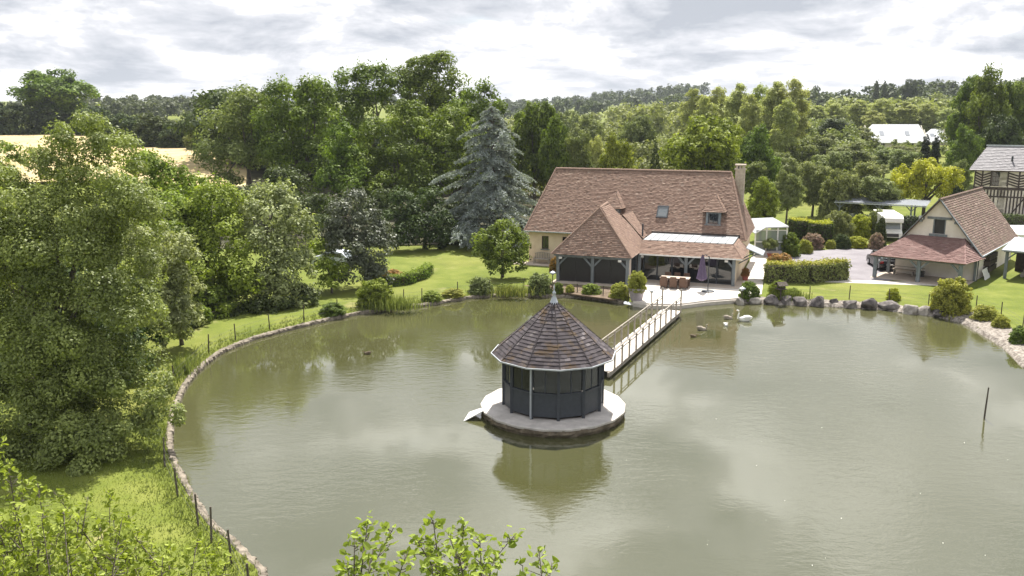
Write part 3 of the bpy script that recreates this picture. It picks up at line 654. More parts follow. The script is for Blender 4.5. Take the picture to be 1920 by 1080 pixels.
    MB().slab([(19.95, -2.2, 2.75), (21.3, -2.2, 2.2), (21.3, .4, 2.2), (19.95, .4, 2.75)], .07).build('side_canopy', M['greylight'], h); MB().bar((19.4, -2.0, 1.4), (20.9, -2.0, 2.3), .09).build('brace', M['timber'], h); MB().bar((19.4, .2, 1.4), (20.9, .2, 2.3), .09).build('brace', M['timber'], h)
    MB().box((11.8, .7, .02), (19.0, 3.2, .06)).build('room_floor', M['darktimber'], h); MB().box((11.8, 3.2, .02), (19.0, 3.3, 2.7)).build('room_back_wall', M['cream'], h)
    return h
build_house()

# ------------------------------------------------------------------ barn with open porch
BO = Vector((35.58, 70.8)); BR = R(-40.1)
def bw(x, y): return BO + Vector((x * math.cos(BR) - y * math.sin(BR), x * math.sin(BR) + y * math.cos(BR)))
def build_barn():
    b = empty('barn', (BO.x, BO.y, GZ - .08), BR, 'cream gabled barn with brown tiled roof and open front porch', 'barn')
    hwid, EZ, RZ, LL = 3.5, 2.25, 6.62, 14.5
    e = lambda x, y: (x, y, EZ + (RZ - EZ) * (1 - abs(x) / hwid))
    ro = roof(b, 'roof', [[(hwid, -.35, EZ), (hwid, LL, EZ), (0, LL, RZ), (0, -.35, RZ)], [(-hwid, LL, EZ), (-hwid, -.35, EZ), (0, -.35, RZ), (0, LL, RZ)]], M['brown'], .2, .22); ridge_line(ro, (0, -.4, RZ), (0, LL, RZ), M['brown'], .4)
    w = MB(); k = (RZ - EZ) / hwid; y0, y1 = 0, .3
    def gz(x): return EZ + k * (hwid - abs(x)) - .1
    win = (-.42, .56, 3.72, 4.92)
    for (xa, xb, za, zb) in ((-3.15, win[0], 0, None), (win[1], 3.15, 0, None), (win[0], win[1], 0, win[2]), (win[0], win[1], win[3], None)):
        xs = sorted({xa, xb, *([0] if xa < 0 < xb else [])})
        top = [(x, zb if zb else gz(x)) for x in xs]; poly = [(xa, y0, za), (xb, y0, za)] + [(x, y0, z) for x, z in top[::-1]]; w.slab(poly, .3, (0, 1, 0))
    w.box((3.0, .3, 0), (3.15, LL - .3, EZ + .3)); w.box((-3.15, .3, 0), (-3.0, LL - .3, EZ + .3)); w.slab([(-3.15, LL - .3, 0), (3.15, LL - .3, 0), (3.15, LL - .3, gz(3.15)), (0, LL - .3, gz(0)), (-3.15, LL - .3, gz(3.15))], .2, (0, -1, 0)); w.build('wall', M['barnwall'], b)
    f = MB(); f.box((win[0], .02, win[2]), (win[0] + .1, .2, win[3])); f.box((win[1] - .1, .02, win[2]), (win[1], .2, win[3])); fo = f.build('window', M['timber'], b); MB().box((win[0] + .1, .16, win[2]), (win[1] - .1, .2, win[3])).build('pane', M['black'], fo)
    MB().box((-.9, -.06, 4.93), (1.0, .1, 5.13)).build('lintel', M['timber'], b); MB().box((-.65, -.1, 3.52), (.75, .1, 3.71)).build('sill', M['timber'], b)
    for sg in (-1, 1): MB().bar((sg * 3.62, -.36, EZ - .12), (0, -.36, RZ + .04), .06, .24, (0, 1, 0)).build('verge_board', M['timber'], b)
    for x in (-2.75, -1.35, 1.35, 2.75): MB().box((x - .1, -.34, gz(x) - .18), (x + .1, .02, gz(x) + .02)).build('purlin_end', M['timber'], b)
    fl = MB().box((-1.55, -.28, 4.85), (-1.12, -.05, 5.15)).build('floodlight', M['grey'], b); MB().box((-1.5, -.3, 4.88), (-1.17, -.281, 5.12)).build('lens', M['lamp'], fl)
    pe, pt = 1.98, 3.5; A, B = (-4.15, -3.75, pe), (3.1, -3.75, pe); T1, T2 = (-2.1, -.03, pt), (2.1, -.03, pt)
    pr = roof(b, 'porch_roof', [[A, B, T2, T1], [B, (3.75, -.03, pe + .05), T2], [(-4.15, -.03, pe), A, T1]], M['redfelt'], .15, .3, .06); ridge_line(pr, B, T2, M['redfelt'], .4, .06)
    for x in (-3.75, -.35, 2.75): MB().box((x - .14, -3.55, .02), (x + .14, -3.27, pe - .04)).build('post', M['timber'], b, bevel=.02)
    MB().box((-3.72, -.35, .02), (-3.5, -.13, pe + .1)).build('post', M['timber'], b); MB().box((3.02, -.16, .02), (3.2, -.005, EZ + .1)).build('post', M['timber'], b)
    MB().box((-4.0, -3.52, pe - .16), (3.0, -3.3, pe - .01)).build('beam', M['timber'], b)
    for x, sgs in ((-3.75, (1,)), (-.35, (-1, 1)), (2.75, (-1,))):
        for sg in sgs: MB().bar((x, -3.41, pe - .85), (x + sg * .75, -3.41, pe - .12), .13).build('brace', M['timber'], b)
    MB().box((-4.0, -3.8, -.1), (3.15, -.005, .1)).build('porch_floor', M['paving'], b); MB().box((3.16, -.6, -.1), (4.3, 6, .05)).build('side_apron', M['kerb'], b)
    MB().bar((3.6, -.3, EZ - .05), (3.6, LL, EZ - .05), .12, .1).build('gutter', M['greylight'], b); MB().tube([(3.3, -.1, .1), (3.3, -.1, EZ - .1)], .045, 8).build('downpipe', M['grey'], b)
    MB().bar((-3.4, -.5, .75), (-.6, -.5, .75), .05).build('rail', M['rail'], b)
    for z in (.45, 1.0, 1.5): MB().box((3.16, 2.6, z), (3.6, 5.6, z + .42)).build('stacked_logs', M['darktimber'], b)
    return b
build_barn()
def on_barn(x, y, z): p = bw(x, y); return (p.x, p.y, GZ - .08 + z)
pl = empty('slatted_panel', on_barn(3.72, 1.9, .06), BR + R(90), 'white slatted panel leaning against the right side wall of the barn', 'panel')
for i in range(8): MB().bar((-.85 + i * .24, .0, .0), (-.85 + i * .24, .3, .85), .17, .03, (0, 1, 0)).build('slat', M['white'], pl)
for t in (.12, .72): MB().bar((-1, .35 * t + .02, t), (1, .35 * t + .02, t), .04, .08).build('crossbar', M['white'], pl)
gb = empty('garden_bench', on_barn(-2.2, -.7, .1), BR, 'low wooden bench against the back wall of the barn porch', 'bench')
MB().box((-.9, -.22, .38), (.9, .22, .45)).build('seat', M['paving'], gb)
for x in (-.75, .75): MB().box((x - .05, -.2, 0), (x + .05, .2, .38)).build('leg', M['rail'], gb)
bx = MB().box((-.28, -.2, 0), (.28, .2, .42)); bx.box((-.31, -.23, .42), (.31, .23, .47)); tb_ = bx.build('storage_box', M['black'], bevel=.02); tb_.location = on_barn(-.85, -.75, .1); tb_.rotation_euler = (0, 0, BR); tag(tb_, 'small black storage box on the barn porch floor beside the bench', 'box')
# open shed at the right edge
def build_shed():
    s = empty('open_shed', on_barn(4.6, 3.4, .08), BR, 'open wooden shed with flat slate-grey roof right of the barn', 'shed')
    MB().slab([(-.2, -.9, 2.45), (5.6, -.9, 2.45), (5.6, 4.2, 2.95), (-.2, 4.2, 2.95)], .12).build('roof', M['sheet'], s)
    for x in (.15, 2.8, 5.3): MB().box((x - .11, -.5, 0), (x + .11, -.28, 2.42)).build('post', M['timber'], s)
    MB().box((-.1, -.48, 2.22), (5.5, -.3, 2.4)).build('beam', M['timber'], s); MB().bar((.15, -.39, 1.6), (.8, -.39, 2.22), .11).build('brace', M['timber'], s)
    MB().box((.1, 4.0, 0), (5.4, 4.12, 2.75)).build('back_wall', M['darktimber'], s)
    for i, (x, z) in enumerate([(1.2, .2), (1.65, .2), (2.1, .2), (2.55, .2), (1.42, .58), (1.87, .58), (2.32, .58), (1.65, .95), (2.1, .95)]): MB().tube([(x, 1.0, z), (x, 2.4, z)], .2, 9).build('log', M['rail'], s)
build_shed()

# ------------------------------------------------------------------ pavilion on its island and the footbridge
PV = Vector((1.93, 38.3)); PT = .67
def build_island():
    isl = empty('pond_platform', (PV.x, PV.y, WZ), 0, 'round concrete platform with mossy stone rim in the pond', 'platform'); rng = np.random.default_rng(5)
    n = 72; prof = [(3.18, -.6), (3.3, .0), (3.38, .16), (3.36, .33), (3.42, .37), (3.42, PT - WZ)]; mb = MB()
    for r, z in prof[:4]:
        for k in range(n): q = r + rng.normal(0, .035); mb.v.append((q * math.cos(2 * math.pi * k / n), q * math.sin(2 * math.pi * k / n), z + rng.normal(0, .012)))
    mb.f = [(i * n + k, i * n + (k + 1) % n, (i + 1) * n + (k + 1) % n, (i + 1) * n + k) for i in range(3) for k in range(n)]; mb.t = [.5] * len(mb.f); mb.build('stone_rim', M['rim'], isl)
    MB().lathe([(3.3, .30), (3.41, .31), (3.42, PT - WZ - .02), (3.39, PT - WZ)], 18).build('slab', M['concrete'], isl)
    rp = MB().slab([(-3.1, -.35, .40), (-3.25, -1.0, .40), (-4.15, -1.25, -.02), (-3.95, -.1, .0)], .05); rr_ = rp.build('duck_ramp', M['white']); rr_.location = (PV.x, PV.y, WZ + .03); tag(rr_, 'white board ramp running from the round platform down to the water', 'ramp')
def build_pavilion():
    g = empty('pond_pavilion', (PV.x, PV.y, PT), 0, 'twelve-sided slate-grey pavilion with mossy pointed shingle roof', 'pavilion'); nS = 12; RB, RE_, ze, za = 2.33, 2.84, 2.52, 5.0; ph = R(3) - math.pi / 2
    def c(k, r, z): a = ph + k * 2 * math.pi / nS; return Vector((r * math.cos(a), r * math.sin(a), z))
    sh = MB()
    for k in range(nS):
        a, b = c(k, RB, 0), c(k + 1, RB, 0); d = (b - a); nn = Vector((-(a + b).x, -(a + b).y, 0)).normalized()
        MB().slab([a + Vector((0, 0, .12)), b + Vector((0, 0, .12)), b + Vector((0, 0, 1.18)), a + Vector((0, 0, 1.18))], .07, nn).build('wall_panel', M['grey'], g)
        MB().slab([a.lerp(b, .06) + nn * .03 + Vector((0, 0, 1.18)), a.lerp(b, .94) + nn * .03 + Vector((0, 0, 1.18)), a.lerp(b, .94) + nn * .03 + Vector((0, 0, 2.5)), a.lerp(b, .06) + nn * .03 + Vector((0, 0, 2.5))], .02, nn).build('window_pane', M['darkglass'], g)
        MB().bar(a + Vector((0, 0, .0)), a + Vector((0, 0, ze + .08)), .13, .13).build('post', M['grey'], g)
        MB().bar(a.lerp(b, .04) + Vector((0, 0, 1.2)), a.lerp(b, .96) + Vector((0, 0, 1.2)), .1, .07).build('window_sill', M['grey'], g)
        MB().bar(a.lerp(b, .5) + nn * .03 + Vector((0, 0, 1.24)), a.lerp(b, .5) + nn * .03 + Vector((0, 0, 2.5)), .06, .05).build('mullion', M['grey'], g)
        MB().bar(c(k, RE_ + .06, ze - .03), c(k + 1, RE_ + .06, ze - .03), .045, .06).build('gutter', M['greylight'], g)
    MB().lathe([(2.2, .02), (2.2, .04)], 12).build('floor', M['darktimber'], g)
    p = c(-1, RB + .1, 0); MB().tube([p + Vector((0, 0, .05)), p + Vector((0, 0, ze - .1))], .045, 8).build('downpipe', M['greylight'], g)
    sub = MB(); ro = None; faces = [[c(k, RE_, ze), c(k + 1, RE_, ze), Vector((0, 0, za))] for k in range(nS)]
    for f in faces: sub.add(f, [(0, 1, 2)])
    ro = sub.build('roof', M['under'], g); rest = MB(); front = []
    for k, f in enumerate(faces):
        mid = (f[0] + f[1]) / 2
        for B, r, kk in tiles(None, f, .19, .26, random, .03, keep=True):
            t = min(1, max(0, random.gauss(.5, .22)))
            if mid.y < .4: front.append((B, t))
            else: rest.add(B, [(0, 1, 2, 3), (4, 5, 1, 0)], t)
    front.sort(key=lambda q: q[0][0].y)
    for B, t in front[:300]: MB().add(B, [(0, 1, 2, 3), (4, 5, 1, 0)], t).build('shingle', M['slate'], ro, tint=True)
    for B, t in front[300:]: rest.add(B, [(0, 1, 2, 3), (4, 5, 1, 0)], t)
    o = rest.build('shingles', M['slate'], ro, tint=True); o['kind'] = 'stuff'
    for k in range(nS): MB().bar(c(k, RE_, ze + .02), Vector((0, 0, za + .02)), .05, .04).build('hip_strip', M['slate'], ro)
    fn = MB().lathe([(.34, za - .31), (.2, za - .16), (.11, za + .1), (.06, za + .24), (.08, za + .28), (.09, za + .33), (.06, za + .38), (.04, za + .41), (.03, za + .5), (.045, za + .53), (.03, za + .57), (.008, za + .72)], 14).build('finial', M['greylight'], g, smooth=True)
build_island(); build_pavilion()
def build_bridge():
    Z = .66; r0, r1 = at(1267, 592, z=Z), at(1150, 693, z=Z); l0, l1 = at(1228, 590, z=Z), at(1145, 651, z=Z)
    d = (r1 - r0).normalized(); Wd = abs((l0 - r0).dot(Vector((d.y, -d.x, 0)))); far = r0 - d * 1.6; L = (r1 - far).length + .5
    b = empty('footbridge', (far.x, far.y, 0), math.atan2(d.y, d.x), 'pale plank footbridge with railings from the terrace to the pavilion', 'bridge')
    sg = -1 if (l0 - r0).dot(Vector((-d.y, d.x, 0))) < 0 else 1; Y1 = sg * max(1.35, Wd); n = int(L / .16); pm = MB().box((.006, 0, Z - .045), (.154, 1, Z)).mesh('plank'); pm.materials.append(M['deck'])
    for i in range(n): o = link('plank', pm, b); o.location = (i * .16, random.uniform(-.015, .015), random.uniform(-.004, .004)); o.scale = (1, Y1, 1)
    for y in (.12 * sg, Y1 - .12 * sg): MB().box((0, y - .06, Z - .3), (L, y + .06, Z - .05)).build('beam', M['rail'], b)
    for i in range(5):
        x = .6 + i * (L - 1) / 4
        for y in (.12 * sg, Y1 - .12 * sg): MB().tube([(x, y, -.4), (x, y, Z - .3)], .08, 8).build('pile', M['post'], b)
    for y in (.03 * sg, Y1 - .03 * sg):
        for i in range(12):
            x = .1 + i * (L - .9) / 11; hgt = 1.02 if 0 < i else 1.55
            MB().box((x - .045, y - .045, Z - .12), (x + .045, y + .045, Z + hgt)).build('rail_post', M['rail'], b)
        MB().box((.05, y - .03, Z + .98), (L - .75, y + .03, Z + 1.03)).build('handrail', M['rail'], b); MB().box((.05, y - .015, Z + .80), (L - .75, y + .015, Z + .85)).build('mid_rail', M['rail'], b)
build_bridge()

# ------------------------------------------------------------------ other buildings and vehicles
def build_timber_house():
    p = at(1828, 318, D=112); g0 = 1.2
    h = empty('timber_framed_house', (p.x, 112, g0), R(-29), 'half-timbered house with dark beams and grey slate roof behind the barn', 'house')
    ez, mz, W, Dp = p.z - g0, 4.75 - g0, 13.0, 6.0
    wl = MB(); wall_holes(wl, 0, W, 0, .3, 0, ez, [(2.05, 3.75, ez - 2.05, ez - .18), (2.9, 3.7, .9, 1.9)]); wl.box((0, .3, 0), (.3, Dp, ez)); wl.box((W - .3, .3, 0), (W, Dp, ez)); wl.box((.3, Dp - .3, 0), (W - .3, Dp, ez)); wl.build('wall', M['plaster'], h)
    T = M['darktimber']
    def tim(a, b, wd=.13): MB().bar((a[0], -.04, a[1]), (b[0], -.04, b[1]), .08, wd, (0, 1, 0)).build('timber', T, h) if False else MB().bar((a[0], -.03, a[1]), (b[0], -.03, b[1]), wd, .09, (0, 1, 0)).build('timber', T, h)
    for z in (mz, mz - .18 + .0, ez - .08, mz - 1.15): tim((0, z), (W, z), .17)
    for x in (.1, .95, 1.95, 3.85, 5.1, 6.6, 7.3, 9.0): tim((x, mz + .09), (x, ez - .16), .17)
    cells = [(.18, .87, 1), (1.03, 1.87, -1), (3.93, 5.02, 1), (5.18, 6.52, -1), (6.68, 7.22, 0), (7.38, 8.92, 1)]
    for x0, x1, s in cells:
        if not s: continue
        n = 5
        for i in range(n):
            z = mz + .2 + i * (ez - mz - .55) / n; dz = .34; tim((x0, z + (dz if s > 0 else 0)), (x1, z + (0 if s > 0 else dz)), .18)
    for i in range(24):
        x = .2 + i * .38; tim((x, mz - 1.06), (x, mz - .29), .17)
        if not (2.75 < x < 3.85): tim((x, 0), (x, mz - 1.24), .17)
    tim((4.6, .2), (5.9, mz - 1.2), .14)
    window(h, 2.05, 3.75, ez - 2.05, ez - .18, .0, M['darktimber'], M['darkglass'], 3, 4, .08, sill=M['plaster']); window(h, 2.9, 3.7, .9, 1.9, .0, M['plaster'], M['darkglass'], 1, 1, .08)
    rz = ez + 3.0; o = .6; A, B, Cc, D, E1, E2 = (-o, -o, ez - .02), (W + o, -o, ez - .02), (W + o, Dp + o, ez - .02), (-o, Dp + o, ez - .02), (1.2, Dp / 2, rz), (W - 1.2, Dp / 2, rz)
    roof(h, 'roof', [[A, B, E2, E1], [B, Cc, E2], [Cc, D, E1, E2], [D, A, E1]], M['slate_roof'], .3, .4, .1); MB().bar((1.0, Dp / 2, rz + .05), (W - 1, Dp / 2, rz + .05), .2, .16).build('ridge_cap', M['greylight'], h)
    MB().box((6.2, Dp / 2 - .4, rz - 1.2), (7.4, Dp / 2 + .4, rz + .95)).box((6.1, Dp / 2 - .5, rz + .95), (7.5, Dp / 2 + .5, rz + 1.1)).build('chimney', M['brick'], h)
    MB().tube([(4.1, .8, ez + 1.2), (4.1, .8, ez + 1.8)], .12, 8).build('vent_pipe', M['grey'], h)
build_timber_house()
def white_house(name, label, x, D, wd, dp, wall, rise, rz, yb):
    p = at(x, yb, D=D); z = p.z
    h = empty(name, (p.x, p.y, z), rz, label, 'house'); wb = MB(); wall_holes(wb, 0, wd, 0, .3, -1.5, wall, [(wd * .2, wd * .28, 1, 2.1), (wd * .7, wd * .78, 1, 2.1)]); wb.box((0, .3, -1.5), (.3, dp, wall)); wb.box((wd - .3, .3, -1.5), (wd, dp, wall)); wb.box((.3, dp - .3, -1.5), (wd - .3, dp, wall))
    wb.slab([(.01, 0, wall), (.01, dp, wall), (.01, dp / 2, wall + rise * .95)], .2, (1, 0, 0)); wb.slab([(wd - .01, 0, wall), (wd - .01, dp, wall), (wd - .01, dp / 2, wall + rise * .95)], .2, (-1, 0, 0)); wb.build('wall', M['plaster'], h)
    r = MB(); o = .5
    r.slab([(-o, -o, wall - .1), (wd + o, -o, wall - .1), (wd + o - 1.2, dp / 2, wall + rise), (1.9, dp / 2, wall + rise)], .15); r.slab([(-o, dp + o, wall - .1), (wd + o, dp + o, wall - .1), (wd + o - 1.2, dp / 2, wall + rise), (1.9, dp / 2, wall + rise)], .15); r.slab([(-o, -o, wall - .1), (-o, dp + o, wall - .1), (1.9, dp / 2, wall + rise)], .15)
    ro = r.build('roof', M['whiteroof'], h)
    for fx in (.22, .66): MB().slab([(wd * fx, dp * .16, wall + rise * .36), (wd * fx + 1, dp * .16, wall + rise * .36), (wd * fx + 1, dp * .28, wall + rise * .60), (wd * fx, dp * .28, wall + rise * .60)], .05).build('skylight', M['sheet'], ro).location = (0, -.04, .1)
    for fx in (.2, .7): window(h, wd * fx, wd * (fx + .08), 1, 2.1, .05, M['white'], M['darkglass'], 1, 2)
white_house('distant_house', 'white-roofed house among trees on the right skyline, the largest one', 1628, 215, 14.0, 9, 2.3, 4.3, R(-4), 284)
white_house('distant_house', 'small white-roofed house just behind the two dark cypresses', 1737, 222, 5.2, 6, 2.2, 3.2, R(-4), 282)
white_house('distant_house', 'white roof peeping out left of the tall tree at the right edge', 1781, 260, 8, 8, 2.2, 4, R(6), 264)
def build_carport():
    a, b = at(1565, 377, z=3.5), at(1738, 389, z=3.3); d = (b - a).xy; L = d.length
    c = empty('carport', (a.x, a.y, terrain(a.x, a.y)), math.atan2(d.y, d.x), 'long carport with grey corrugated roof in front of the orchard', 'carport'); zt = 2.75; mb = MB(); n = 56
    for i in range(n):
        x0, x1, x2 = L * i / n, L * (i + .5) / n, L * (i + 1) / n
        mb.add([(x0, -.3, zt), (x1, -.3, zt + .07), (x1, 3.6, zt + .42), (x0, 3.6, zt + .35)], [(0, 1, 2, 3)]); mb.add([(x1, -.3, zt + .07), (x2, -.3, zt), (x2, 3.6, zt + .35), (x1, 3.6, zt + .42)], [(0, 1, 2, 3)])
    ro = mb.build('roof', M['sheet'], c); MB().box((0, -.32, zt - .14), (L, -.24, zt - .01)).build('fascia', M['greylight'], c)
    for f in (.06, .5, .84):
        for y in (.1, 3.3): MB().box((L * f - .09, y - .09, -.6), (L * f + .09, y + .09, zt)).build('post', M['timber'], c)
        for s in (-1, 1): MB().bar((L * f, .1, zt - .75), (L * f + s * .7, .1, zt - .05), .1).build('brace', M['timber'], c)
build_carport()
def build_motorhome():
    p = ground(1706, 466); p.y += 4.5
    v = empty('motorhome', (p.x, p.y, .61), R(-14), 'white motorhome parked behind the barn, its front facing the drive', 'motorhome')
    prof = [(-.0, .45), (0, 1.0), (.55, 1.28), (.75, 1.95), (-.15, 2.1), (-.1, 2.55), (.5, 2.85), (6.0, 2.85), (6.0, .45)]
    MB().slab([(-1.1, y, z) for y, z in prof], 2.2, (1, 0, 0)).build('body', M['ivory'], v, bevel=.06)
    MB().slab([(-.95, .545, 1.32), (.95, .545, 1.32), (.9, .735, 1.93), (-.9, .735, 1.93)], .03, (0, -1, .3)).build('windscreen', M['paleglass'], v)
    MB().box((-.75, -.03, .55), (.75, .01, .9)).build('grille', M['black'], v)
    for x in (-.85, .85): MB().box((x - .16, -.03, .75), (x + .16, .02, .95)).build('headlight', M['lamp'], v, bevel=.02); MB().box((x * 1.35 - .04, .35, 1.4), (x * 1.35 + .04, .5, 1.75)).build('mirror', M['black'], v)
    for x in (-1.0, 1.0):
        for y in (.9, 4.6):
            w = MB().tube([(x - .1, y, .36), (x + .1, y, .36)], .36, 18).build('wheel', M['rubber'], v); MB().tube([(x - .105, y, .36), (x + .105, y, .36)], .2, 12).build('hub', M['chrome'], w)
    MB().box((1.101, 2.0, 1.5), (1.12, 3.0, 2.1)).build('side_window', M['darkglass'], v)
build_motorhome()
def build_car(name, label, loc, rz, paint, plate=True):
    v = empty(name, loc, rz, label, 'car')
    prof = [(-2.1, .3), (-2.15, .62), (-2.0, .85), (-1.75, .98), (-1.25, 1.38), (-.6, 1.5), (.5, 1.46), (1.1, 1.0), (1.9, .86), (2.12, .62), (2.1, .3)]
    mb = MB(); n = len(prof)
    for x, k in ((-.86, .0), (-.8, .1), (.8, .1), (.86, .0)): mb.v += [(x * (1 - .16 * max(0, z - .9)), y * (1 if k else .99), z + (0 if k else -.03)) for y, z in prof]
    for j in range(3):
        for i in range(n): mb.f.append((j * n + i, j * n + (i + 1) % n, (j + 1) * n + (i + 1) % n, (j + 1) * n + i))
    mb.f += [tuple(range(n)), tuple(range(4 * n - 1, 3 * n - 1, -1))]; mb.t = [0] * len(mb.f); mb.build('body', paint, v, smooth=False, bevel=.03)
    MB().slab([(-.66, -1.72, 1.04), (.66, -1.72, 1.04), (.58, -1.3, 1.38), (-.58, -1.3, 1.38)], .03, (0, -.7, .7)).build('rear_window', M['paleglass'], v); MB().slab([(-.66, 1.07, 1.04), (.66, 1.07, 1.04), (.58, .56, 1.43), (-.58, .56, 1.43)], .03, (0, .7, .7)).build('windscreen', M['paleglass'], v)
    for x in (-.865, .865): MB().box((x - .01, -1.1, 1.02), (x * .97 + .01, .6, 1.34)).build('side_window', M['darkglass'], v)
    for x in (-.68, .68): MB().box((x - .15, -2.17, .68), (x + .15, -2.05, .84)).build('tail_light', M['redlens'], v); MB().box((x - .16, 2.04, .64), (x + .16, 2.15, .78)).build('headlight', M['lamp'], v)
    MB().box((-.26, -2.2, .5), (.26, -2.14, .62)).build('number_plate', M['white'], v)
    for x in (-.8, .8):
        for y in (-1.3, 1.35):
            w = MB().tube([(x - .1, y, .32), (x + .1, y, .32)], .32, 18).build('wheel', M['rubber'], v); MB().tube([(x - .11, y, .32), (x + .11, y, .32)], .19, 12).build('hub', M['chrome'], w)
g = ground(1668, 515); build_car('parked_car', 'black car with white number plate parked behind the left porch posts of the barn', (g.x + .9, g.y + 3.6, .615), R(-8), M['carblack'])
g = ground(622, 505); build_car('parked_car', 'pale silver car half hidden by trees left of the lawn', (g.x, g.y + 1.5, terrain(g.x, g.y + 1.5)), R(70), M['greylight'])
def build_pool_shelter():
    a = at(1412, 480, z=GZ); s = empty('pool_shelter', (a.x + .2, a.y + .3, GZ), R(-5), 'white glazed pool enclosure just right of the house', 'enclosure'); W, Dp, hz = 2.95, 7.0, 2.8
    for x in (0, 1.05, 2.1, W): MB().box((x - .06, -.06, 0), (x + .06, .06, hz - (.55 if x == 0 else 0))).build('post', M['white'], s)
    for z in (1.35, 2.5): MB().box((.06, -.05, z - .04), (W - .06, .05, z + .04)).build('crossbar', M['white'], s)
    for x0, x1 in ((.06, .99), (1.11, 2.04), (2.16, W - .06)):
        for z0, z1 in ((.05, 1.31), (1.39, 2.46)): MB().box((x0, -.01, z0), (x1, .01, z1)).build('pane', M['paleglass'], s)
    MB().slab([(-.1, -.25, hz - .55), (.9, -.25, hz), (W + .1, -.25, hz + .1), (W + .1, Dp, hz + .1), (.9, Dp, hz), (-.1, Dp, hz - .55)][0:0] or [(.9, -.25, hz), (W + .1, -.25, hz + .12), (W + .1, Dp, hz + .12), (.9, Dp, hz)], .12).build('roof_panel', M['polycarb'], s); MB().slab([(-.1, -.25, hz - .6), (.9, -.25, hz), (.9, Dp, hz), (-.1, Dp, hz - .6)], .1).build('roof_panel', M['polycarb'], s)
    MB().box((W - .03, .1, .05), (W + .03, Dp, hz)).build('side_pane', M['paleglass'], s)
    MB().box((.8, -1.0, 0), (2.4, -.5, .6)).build('planter_wall', M['lilacpot'], s)
build_pool_shelter()

# ------------------------------------------------------------------ terrace furniture and small things
TZ = .62
def chair_proto(loc, rz, label):
    c = empty('wicker_chair', loc, rz, label, 'chair', 'wicker chairs round the dining table')
    MB().box((-.25, -.25, .4), (.25, .25, .47)).build('seat', M['wicker'], c, bevel=.02)
    MB().slab([(-.25, -.25, .12), (.25, -.25, .12), (.24, -.31, .95), (-.24, -.31, .95)], .05, (0, 1, 0)).build('backrest', M['wicker'], c, bevel=.02)
    for s in (-1, 1): MB().box((s * .27 - .03, -.24, .2), (s * .27 + .03, .24, .66)).build('armrest', M['wicker'], c, bevel=.02)
    for x in (-.22, .22):
        for y in (-.22, .22): MB().box((x - .025, y - .025, 0), (x + .025, y + .025, .4)).build('leg', M['wicker'], c)
    return c
tc = hw(15.0, -6.7); TR = -HR
def tw(x, y): return (tc.x + x * math.cos(TR) - y * math.sin(TR), tc.y + x * math.sin(TR) + y * math.cos(TR), TZ + .024)
t = empty('dining_table', tw(0, 0), TR, 'long pale dining table on the terrace in front of the glass doors', 'table'); MB().box((-1.15, -.48, .7), (1.15, .48, .75)).build('tabletop', M['paving'], t, bevel=.01)
for x in (-1.05, 1.05):
    for y in (-.4, .4): MB().box((x - .04, y - .04, 0), (x + .04, y + .04, .7)).build('leg', M['wicker'], t)
c0 = chair_proto(tw(-.75, -.72), TR, 'brown wicker chair on the pond side of the table, leftmost')
dup(c0, tw(0, -.76), TR + .05, 'brown wicker chair on the pond side of the table, middle one'); dup(c0, tw(.75, -.70), TR - .04, 'brown wicker chair on the pond side of the table, rightmost')
for x, s in ((-.75, 'left'), (0, 'middle'), (.75, 'right')): dup(c0, tw(x, .74), TR + math.pi, f'brown wicker chair on the house side of the table, {s} one')
pz = ground(1327, 547); u = empty('parasol', (pz.x, pz.y, TZ), -HR, 'closed purple parasol hanging from its dark pole on the terrace', 'parasol')
MB().lathe([(.5, 0), (.5, .05), (.42, .08)], 20).build('base', M['grey'], u); MB().tube([(0, 0, .05), (0, 0, 2.75)], .035, 8).build('pole', M['grey'], u); MB().tube([(0, 0, 2.7), (-.3, 0, 2.85), (-.5, 0, 2.75)], .03, 8).build('arm', M['grey'], u)
cn = MB(); n = 16; prof = [(.04, 2.8), (.12, 2.5), (.2, 1.9), (.3, 1.25), (.36, .95), (.2, .82), (.05, .8)]
for r, z in prof: cn.v += [(-.5 + r * (1 + (.22 if k % 2 else -.15)) * math.cos(2 * math.pi * k / n), r * (1 + (.22 if k % 2 else -.15)) * math.sin(2 * math.pi * k / n), z + (.06 if k % 2 else 0)) for k in range(n)]
cn.f = [(i * n + k, i * n + (k + 1) % n, (i + 1) * n + (k + 1) % n, (i + 1) * n + k) for i in range(len(prof) - 1) for k in range(n)]; cn.t = [0] * len(cn.f); cn.build('canopy', M['purple'], u)
b = empty('garden_bench', (*hw(1.8, -.05), GZ + .06), -HR, 'weathered grey slatted bench under the small window of the house wall', 'bench')
MB().box((-.75, -.45, .4), (.75, .05, .45)).build('seat', M['rail'], b)
for i in range(9): MB().box((-.7 + i * .16, .02, .45), (-.62 + i * .16, .06, .9 + .1 * math.sin(math.pi * (i + .5) / 9))).build('slat', M['rail'], b)
MB().tube([(-.75, .04, .88), (-.4, .04, .98), (0, .04, 1.02), (.4, .04, .98), (.75, .04, .88)], .035, 6).build('top_rail', M['rail'], b)
for x in (-.7, .7):
    for y in (-.4, .0): MB().box((x - .035, y - .035, 0), (x + .035, y + .035, .62)).build('leg', M['rail'], b)
def pot(name, label, loc, r, hgt, m):
    o = MB().lathe([(r * .68, 0), (r * .95, hgt * .85), (r * 1.05, hgt * .86), (r * 1.05, hgt), (r * .92, hgt), (r * .9, hgt * .9)], 24).build(name, m, smooth=False); o.location = loc; return tag(o, label, 'pot')
q = ground(1194, 564); pot('flower_pot', 'large lilac-grey round pot beside the footbridge landing', (q.x, q.y + .2, TZ - .03), .62, .95, M['lilacpot']); plant('potted_shrub', 'rounded yellow-green shrub growing in the large lilac-grey pot', 'shrub', 'bush0', (q.x, q.y + .2, TZ + .72), .78, 1.45, LEAF['yellowgreen'])
